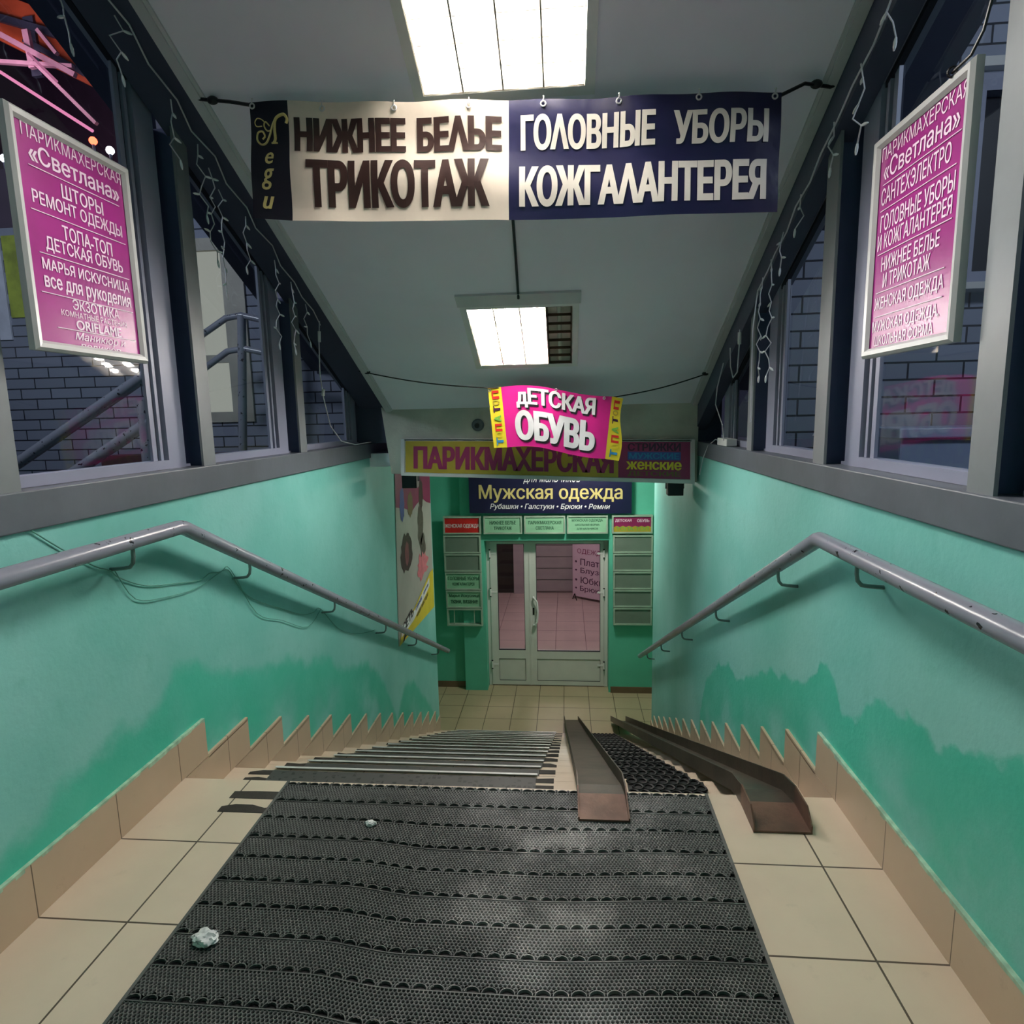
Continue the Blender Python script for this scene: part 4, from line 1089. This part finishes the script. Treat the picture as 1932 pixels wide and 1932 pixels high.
def plate(label, x0, x1, z0, z1, mat, rows_, kind='full', group='shop plates around the white door'):
    P = plane_map((x0, 7.985, z0), (1, 0, 0), (0, 0, 1), (0, -1, 0))
    W, H = x1 - x0, z1 - z0
    t = thing('sign_plate', label, 'sign', (x0 + W / 2, 8.0, z0), group)
    frame_mb(P, 0, W, 0, H, 0.020, -0.062, 0.014).build('rim', M['plate_fr'], t)
    pn = t
    if kind == 'full':
        pn = slab(P, 0.02, W - 0.02, 0.02, H - 0.02, -0.03, 0.0).build('panel', mat, t)
    for s, u0, u1, v0, v1, b, mt in rows_:
        text(s, M[mt], pn, P, u0 * W, u1 * W, v0 * H, v1 * H, 0.002, b)
    return t, P, W, H
ZT0, ZT1 = -0.162, 0.075
plate('red plate with white lettering at the poster end of the top row', -1.62, -1.118, ZT0, ZT1, M['red'], [('ЖЕНСКАЯ ОДЕЖДА', 0.045, 0.955, 0.33, 0.58, 0.02, 'white_ink')])
plate('pale green underwear plate beside the red plate', -1.083, -0.575, ZT0, ZT1, M['plate'], [('НИЖНЕЕ БЕЛЬЕ', 0.16, 0.84, 0.53, 0.73, 0.02, 'green_txt'), ('ТРИКОТАЖ', 0.27, 0.73, 0.23, 0.42, 0.02, 'green_txt')])
plate('pale green hairdresser plate in the middle of the top row', -0.547, -0.012, ZT0, ZT1, M['plate'], [('ПАРИКМАХЕРСКАЯ', 0.10, 0.90, 0.53, 0.72, 0.02, 'green_txt'), ('СВЕТЛАНА', 0.28, 0.72, 0.23, 0.42, 0.02, 'green_txt')])
plate('pale green menswear plate with three lines of text', 0.010, 0.535, ZT0, ZT1, M['plate'], [('МУЖСКАЯ ОДЕЖДА', 0.12, 0.88, 0.64, 0.80, 0.02, 'green_txt'), ('ШКОЛЬНАЯ ФОРМА', 0.2, 0.80, 0.43, 0.55, 0.02, 'green_txt'), ('ДЛЯ МАЛЬЧИКОВ', 0.24, 0.76, 0.20, 0.32, 0.02, 'green_txt')])
pt, Pp, Wp, Hp = plate('pink and yellow children shoes plate at the end of the top row', 0.588, 1.105, ZT0, ZT1, M['maroon'], [('ДЕТСКАЯ', 0.08, 0.48, 0.62, 0.78, 0.02, 'pinkw'), ('ОБУВЬ', 0.62, 0.92, 0.62, 0.78, 0.02, 'pinkw')])
yl = MB(); n = 12
yl.add([Pp(0.021 + (Wp - 0.042) * i / n, Hp * (0.34 + 0.08 * (i % 2)), 0.001) for i in range(n + 1)] + [Pp(0.021 + (Wp - 0.042) * i / n, 0.021, 0.001) for i in range(n, -1, -1)], [tuple(range(2 * n + 2))[::-1]])
yl.build('yellow_band', M['ochre'], pt)
text('ТОПА-ТОП', M['green_ink'], pt, Pp, 0.1 * Wp, 0.9 * Wp, 0.15 * Hp, 0.36 * Hp, 0.002, 0.03)
ZL0, ZL1 = -1.43, -0.178
hL = (ZL1 - ZL0) / 5
lab = ['grey blank plate right under the red plate', 'second grey blank plate down, above the lettered green ones', 'green plate lettered for hats and leather goods in the column by the poster', 'green plate lettered for fabrics and yarn above the empty frame', 'empty plate frame with broken lower edge at the bottom of the column']
ch = [[], [], [('ГОЛОВНЫЕ УБОРЫ', 0.08, 0.92, 0.55, 0.76, 0.02, 'green_txt'), ('КОЖГАЛАНТЕРЕЯ', 0.2, 0.8, 0.25, 0.42, 0.02, 'green_txt')],
      [('Марья Искусница', 0.08, 0.92, 0.58, 0.80, 0.025, 'green_txt'), ('ткани, вязание', 0.12, 0.88, 0.22, 0.46, 0.025, 'green_txt')], []]
lab[0] = 'topmost grey blank plate just under the red plate'
for i in range(5):
    z1_ = ZL1 - hL * i
    if i < 4:
        plate(lab[i], -1.625 + 0.003 * i, -1.13, z1_ - hL + 0.008, z1_, M['plate_dk'] if i < 2 else M['plate'], ch[i], group='plate column by the poster side of the door')
    else:
        t, P, W, H = plate(lab[i], -1.613, -1.13, z1_ - hL + 0.008, z1_, M['plate'], [], kind='open', group='plate column by the poster side of the door')
        slab(P, 0.09, 0.102, 0.02, H - 0.02, -0.02, -0.01).build('divider', M['plate_fr'], t)
        slab(P, W - 0.12, W - 0.108, 0.02, H - 0.02, -0.02, -0.01).build('divider', M['plate_fr'], t)
hR = (-0.186 + 1.40) / 5
for i in range(5):
    z1_ = -0.186 - hR * i
    plate('%s grey blank plate from the top in the column below the pink plate' % ORD[i], 0.603 + 0.002 * i, 1.112, z1_ - hR + 0.008, z1_, M['plate_dk'], [], group='plate column below the pink plate')

# ------------------------------------------------------------------ white double door
M['dglass'] = glass('door_glass', (0.95, 0.95, 0.95))
door = bpy.data.objects.new('door_1', None); door.location = (-0.27, 8.24, ZF); COL.objects.link(door); tag(door, kind='structure')
DP = plane_map((0, 8.235, 0), (1, 0, 0), (0, 0, 1), (0, -1, 0))
fr = MB()
slab(DP, -1.093, -1.045, ZF, -0.268, -0.07, 0.0, fr); slab(DP, 0.503, 0.553, ZF, -0.268, -0.07, 0.0, fr); slab(DP, -1.045, 0.503, -0.31, -0.268, -0.07, 0.0, fr)
fr.build('door_frame', M['pvc'], door)
def leaf(x0, x1, gx0, gx1, gz0, hand):
    l = MB(); z0, z1_ = ZF + 0.012, -0.312
    slab(DP, x0, gx0, z0, z1_, -0.055, 0.012, l); slab(DP, gx1, x1, z0, z1_, -0.055, 0.012, l)
    slab(DP, gx0, gx1, -0.345, z1_, -0.055, 0.012, l); slab(DP, gx0, gx1, -1.975, gz0, -0.055, 0.012, l); slab(DP, gx0, gx1, z0, -2.295, -0.055, 0.012, l)
    lf = l.build('door_leaf', M['pvc'], door)
    slab(DP, gx0, gx1, gz0, -0.345, -0.03, -0.024).build('pane', M['dglass'], lf)
    slab(DP, gx0 + 0.004, gx1 - 0.004, -2.291, -1.979, -0.04, 0.004).build('lower_panel', M['pvc'], lf)
    g = frame_mb(DP, gx0, gx1, gz0, -0.345, 0.006, -0.022, 0.0125); frame_mb(DP, gx0, gx1, -2.295, -1.975, 0.004, 0.0, 0.0125, g)
    g.build('gasket', M['gasket'], lf)
    for zh in (-0.48, -1.02, -2.06):
        xh = x0 if hand < 0 else x1
        h = MB().tube([DP(xh, zh - 0.05, 0.022), DP(xh, zh + 0.05, 0.022)], 0.011, 10); slab(DP, xh - 0.004 + (0.0 if hand < 0 else -0.085), xh + 0.004 + (0.085 if hand < 0 else 0.0), zh - 0.012, zh + 0.012, 0.012, 0.017, h)
        h.build('hinge', M['white'], lf)
        k = MB().tube([DP(xh, zh - 0.062, 0.022), DP(xh, zh - 0.05, 0.022)], 0.012, 10); k.tube([DP(xh, zh + 0.05, 0.022), DP(xh, zh + 0.062, 0.022)], 0.012, 10)
        k.build('hinge_cap', M['black'], lf)
    return lf
leaf(-1.043, -0.502, -0.945, -0.575, -1.850, -1)
lr = leaf(-0.498, 0.501, -0.415, 0.452, -1.865, 1)
hm = MB().tube([DP(-0.452, -1.09, 0.012), DP(-0.452, -1.09, 0.05), DP(-0.44, -1.095, 0.066), DP(-0.405, -1.14, 0.07), DP(-0.395, -1.28, 0.07), DP(-0.405, -1.42, 0.07), DP(-0.44, -1.475, 0.066), DP(-0.452, -1.48, 0.05), DP(-0.452, -1.48, 0.012)], 0.013, 10)
hm.build('handle', M['white'], lr, smooth=True)
slab(DP, -0.468, -0.444, -1.34, -1.24, 0.012, 0.016).build('keyhole_plate', M['black'], lr)
slab(DP, -0.51, -0.49, ZF + 0.012, -0.312, 0.0125, 0.018).build('meeting_strip', M['pvc'], lr)

# ------------------------------------------------------------------ the shop behind the glass door
sh = MB()
sh.box(-3.6, 3.2, 12.9, 13.05, ZF, 0.6).box(-3.75, -3.6, 8.5, 13.05, ZF, 0.6).box(3.2, 3.35, 8.5, 13.05, ZF, 0.6)
sh.box(-3.6, -2.3, 8.5, 8.65, ZF, 0.6).box(1.8, 3.2, 8.5, 8.65, ZF, 0.6)
M['shopwall'] = paint('greyish_pink_wall', (186, 172, 178), 0.6, var=0.03)
struct('wall_shop', sh, M['shopwall'])
struct('floor_shop', MB().box(-3.6, 3.2, 8.45, 12.9, ZF - 0.1, ZF + 0.001), tiles('pink_shop_tiles', (206, 182, 178), (120, 92, 96), (0, 1), 0.5, (-0.19, 9.0), 0.004, rough=0.3))
struct('ceiling_shop', MB().box(-3.75, 3.35, 8.5, 13.05, 0.6, 0.7), M['ceil'])
struct('door_2', MB().box(-1.50, -1.13, 12.86, 12.899, ZF, -0.30), paint('dark_opening_panel', (40, 30, 32), 0.7))  # flat panel; the unlit doorway's darkness is put into its colour
struct('trim_5', MB().box(-1.12, -0.92, 12.80, 12.9, ZF, 0.6).box(-0.92, -0.66, 12.84, 12.9, ZF, 0.6), M['shopwall'])
sd = MB()
for i in range(9):
    z = ZF + 0.05 + 0.25 * i
    sd.hexa([(-0.64, 12.85, z), (0.72, 12.85, z), (0.72, 12.885, z), (-0.64, 12.885, z)], [(-0.64, 12.832, z + 0.235), (0.72, 12.832, z + 0.235), (0.72, 12.885, z + 0.235), (-0.64, 12.885, z + 0.235)])
rs = sd.build('shutter', paint('pale_shutter_slats', (178, 168, 172), 0.35, var=0.04))
tag(rs, 'pale slatted shutter on the far wall seen through the glass door', 'shutter')
ab = thing('clothes_board', 'pink standing board listing women clothes seen behind the door glass', 'sign', (0.5, 12.2, ZF))
aX = Vector((0.81, -0.53, 0)); AP = plane_map((0.125, 12.48, ZF + 0.06), aX, (0, 0.10, 1.0), Vector((0.53, 0.81, 0)) * -1)
abp = slab(AP, 0, 1.05, 0, 1.32, -0.02, 0.0).build('panel', paint('pale_pink_board', (226, 196, 214), 0.5, var=0.03), ab)
MB().tube([AP(0.06, 0.05, 0.02), AP(0.16, -0.06, 0.10)], 0.01, 6).tube([AP(0.06, 0.05, 0.02), AP(0.02, -0.06, 0.04)], 0.01, 6).build('leg', M['black'], ab)
MB().tube([AP(0.95, 0.0, -0.03), AP(0.95, -0.055, -0.03)], 0.012, 6).build('leg', M['black'], ab)
M['dark_pink_ink'] = paint('dark_purple_ink', (84, 40, 78), 0.5)
text('ОДЕЖДА', M['maroon'], abp, AP, 0.12, 0.80, 0.87, 0.985, 0.003, 0.0)
for i, s in enumerate(('• Платья', '• Блузки', '• Юбки', '• Брюки')):
    text(s, M['dark_pink_ink'], abp, AP, 0.06, 0.86 if i < 2 else 0.74, 0.65 - 0.185 * i, 0.785 - 0.185 * i, 0.003, 0.01)
sl_ = thing('ceiling_light', 'long pinkish lamp on the ceiling of the shop beyond the glass door', 'light', (-0.2, 10.6, 0.58))
MB().box(-0.5, 0.1, 10.0, 11.2, 0.57, 0.60).build('housing', M['white'], sl_)
MB().box(-0.48, 0.08, 10.02, 11.18, 0.562, 0.57).build('diffuser', emit('shop_lamp', (255, 232, 234), 14.0), sl_)

# ------------------------------------------------------------------ outside, seen through the glazing
struct('exterior_ground', MB().box(-9, -1.9, -2, 11, -0.5, -0.3).box(1.3, 6, -2, 6, -0.5, -0.3), paint('dark_asphalt', (70, 68, 72), 0.8))
struct('exterior_wall_brick', MB().box(-6.5, -2.97, 4.8, 5.0, -0.3, 2.9).box(-2.45, -1.66, 4.8, 5.0, -0.3, 3.2).box(-2.97, -2.45, 4.8, 5.0, -0.3, 1.36).box(-2.97, -2.45, 4.8, 5.0, 2.75, 3.2), M['brick'])
struct('exterior_wall_upper', MB().box(-6.5, -1.86, 4.85, 5.05, 2.9, 3.35), paint('dark_purple_cladding', (70, 52, 76), 0.6))
dd = bpy.data.objects.new('door_3', None); COL.objects.link(dd); tag(dd, kind='structure')
MB().box(-2.97, -2.86, 4.78, 4.86, 1.36, 2.75).box(-2.62, -2.45, 4.78, 4.86, 1.36, 2.75).box(-2.86, -2.62, 4.78, 4.86, 2.66, 2.75).box(-2.86, -2.62, 4.78, 4.86, 1.36, 1.44).box(-2.86, -2.62, 4.78, 4.86, 1.82, 1.88).build('door_frame', paint('beige_door_frame', (176, 172, 160), 0.5), dd)
MB().box(-2.86, -2.62, 4.82, 4.84, 1.44, 2.66).build('pane', emit('lit_door_pane', (226, 226, 214), 0.42), dd)
def out_rail(label, posts, rails, r, pr):
    t = thing('outdoor_handrail', label, 'handrail', posts[0][0])
    for p in posts: MB().tube(p, pr, 12).build('post', M['rail'], t, smooth=True)
    for q in rails: MB().tube(q, r, 12).build('rail_pipe', M['rail'], t, smooth=True)
out_rail('grey outdoor railing climbing before the brick wall below the list board', [[(-2.56, 3.6, -0.3), (-2.53, 3.6, 1.50)]], [[(-3.70, 3.6, 0.97), (-3.37, 3.6, 1.15), (-2.48, 3.6, 1.655)], [(-3.35, 3.6, 0.89), (-2.48, 3.6, 1.385)]], 0.035, 0.04)
out_rail('grey outdoor railing with round post before the lit pane', [[(-2.31, 4.3, 1.15), (-2.235, 4.3, 2.09)]], [[(-2.60, 4.3, 1.93), (-2.35, 4.3, 2.075), (-2.24, 4.3, 2.09), (-1.95, 4.3, 2.02)], [(-2.60, 4.3, 1.70), (-2.36, 4.3, 1.85), (-2.24, 4.3, 1.865), (-1.95, 4.3, 1.80)]], 0.022, 0.03)
stp = MB()
for i in range(5): stp.box(-3.6, -1.9, 3.75 + 0.2 * i, 4.78, -0.3, 0.72 + 0.10 * i)
tag(stp.build('outdoor_steps', M['maroon_step']), 'dark red outdoor steps against the grey brick wall', 'steps')
for nm, x0, x1, z0, z1_, mt, lb in (('wall_notice', -4.75, -4.42, 2.05, 2.86, paint('white_notice', (214, 218, 232), 0.5), 'pale notice sheet on the outdoor brick beside the green poster'), ('wall_poster', -4.40, -4.28, 2.22, 2.84, paint('yellow_green_poster', (166, 180, 62), 0.5, var=0.3, scale=7), 'yellow green poster strip on the outdoor brick')):
    tag(MB().box(x0, x1, 4.785, 4.80, z0, z1_).build(nm, mt), lb, 'notice' if 'notice' in nm else 'poster')
# pink neon trusses under an orange canopy across the yard
M['neon'] = emit('pink_neon_tube', (255, 150, 195), 0.95)
M['neon_dim'] = emit('dim_pink_neon_tube', (255, 150, 195), 0.5)
M['canopy'] = paint('orange_canopy_sheet', (206, 92, 56), 0.6, var=0.2, scale=2)
cn = thing('neon_canopy', 'orange canopy on trusses outlined by pink neon beyond the glazing', 'canopy', (-8.0, 9.0, 5.5))
def sheet(pts, y, th, mt, nm):
    MB().hexa([(x, y, z) for x, z in pts], [(x, y + th, z) for x, z in pts]).build(nm, mt, cn)
sheet([(-9.6, 8.2), (-7.62, 7.42), (-7.05, 6.84), (-6.74, 6.22), (-8.2, 6.98), (-9.6, 7.7)], 9.5, 0.06, M['canopy'], 'canopy_sheet')
M['girder'] = paint('pink_lit_girder', (196, 150, 172), 0.5)  # pink light on the metal is put into its base colour
_nb = [0]
def bar(a, b, w, mt, nm, y=9.1):
    _nb[0] += 1; y = y + 0.013 * _nb[0]
    d = Vector((b[0] - a[0], b[1] - a[1])).normalized(); n = Vector((-d.y, d.x)) * w / 2
    MB().hexa([(a[0] - n.x, y, a[1] - n.y), (b[0] - n.x, y, b[1] - n.y), (b[0] + n.x, y, b[1] + n.y), (a[0] + n.x, y, a[1] + n.y)],
              [(a[0] - n.x, y + 0.06, a[1] - n.y), (b[0] - n.x, y + 0.06, b[1] - n.y), (b[0] + n.x, y + 0.06, b[1] + n.y), (a[0] + n.x, y + 0.06, a[1] + n.y)]).build(nm, mt, cn)
for a, b, w in (((-9.5, 7.75), (-6.92, 6.30), 0.07), ((-8.6, 6.62), (-6.95, 6.42), 0.05), ((-7.52, 6.50), (-6.70, 5.66), 0.05), ((-7.62, 6.95), (-7.58, 6.45), 0.09), ((-7.45, 6.95), (-7.20, 6.62), 0.05)):
    bar(a, b, w, M['girder'], 'girder')
for a, b, w in (((-9.6, 7.75), (-7.35, 7.02), 0.10), ((-7.9, 7.0), (-6.8, 6.36), 0.08), ((-7.80, 7.3), (-7.76, 6.5), 0.16)):
    bar(a, b, w, M['beam'], 'purlin', 9.35)
MB().tube([(-9.4, 9, 7.30), (-6.65, 9, 5.49)], 0.022, 8).build('neon_tube', M['neon'], cn)
MB().tube([(-7.48, 9, 6.55), (-7.1, 9, 6.16)], 0.018, 8).build('neon_tube', M['neon_dim'], cn)
lamp('canopy_fill_light', (-7.9, 8.2, 6.1), 85, (1.0, 0.68, 0.78), 0.4)  # added point light, brightens the canopy where the neon is too dim
struct('exterior_building', MB().box(-12, -5.6, 11.6, 12.0, -0.3, 9.5), paint('dark_plum_wall', (60, 40, 62), 0.7))
for x, z, c, s, lb in ((-6.66, 5.36, (255, 90, 60), 6, 'small red lamp far across the dark yard'), (-6.42, 5.22, (240, 246, 255), 14, 'small white lamp far across the dark yard'), (-8.05, 5.20, (236, 242, 255), 14, 'white street lamp glowing at the outer side of the list board')):
    o = thing('yard_lamp', lb, 'lamp', (x, 9, z)); MB().ball((x, 9, z), 0.055, n=10, m=6).build('globe', emit('yard_lamp_globe', c, s), o, smooth=True)
    MB().tube([(x, 9, z - 0.05), (x, 9.0, -0.3)], 0.02, 6).build('pole', M['beam'], o)

# brick side
struct('exterior_wall_yard', MB().box(1.075, 1.86, 3.3, 3.5, -0.3, 4.0).box(2.35, 4.6, 3.3, 3.5, -0.3, 4.0).box(1.86, 2.35, 3.3, 3.5, -0.3, 1.93).box(1.86, 2.35, 3.3, 3.5, 2.86, 4.0), M['brick'])
wy = bpy.data.objects.new('window_9', None); COL.objects.link(wy); tag(wy, kind='structure')
MB().box(1.86, 1.93, 3.27, 3.36, 1.93, 2.86).box(2.28, 2.35, 3.27, 3.36, 1.93, 2.86).box(1.93, 2.28, 3.27, 3.36, 2.78, 2.86).box(1.93, 2.28, 3.27, 3.36, 1.93, 1.99).box(2.08, 2.12, 3.28, 3.36, 1.99, 2.78).build('window_frame', M['alu'], wy)
MB().box(1.84, 2.37, 3.20, 3.32, 1.90, 1.93).box(1.80, 2.40, 3.22, 3.32, 2.86, 2.90).build('window_sill', M['silver'], wy)
MB().box(1.93, 2.28, 3.34, 3.35, 1.99, 2.78).build('pane', paint('dark_pane', (20, 24, 36), 0.35), wy)
bx = thing('yard_cabinet', 'pale blue metal cabinet against the outdoor brick wall', 'cabinet', (1.8, 3.1, -0.3))
MB().box(1.50, 2.35, 2.95, 3.29, -0.3, 1.22).build('body', M['box_blue'], bx, bevel=0.01)
MB().box(1.48, 2.37, 2.92, 3.29, 1.22, 1.265).build('lid', M['box_blue'], bx, bevel=0.006)
out_rail('pale outdoor pipe rail sloping down past the brick wall', [[(1.35, 2.9, -0.3), (1.35, 2.9, 1.08)]], [[(1.02 + 0.09, 2.9, 1.252), (1.35, 2.9, 1.085), (1.5, 2.9, 1.00)]], 0.016, 0.016)
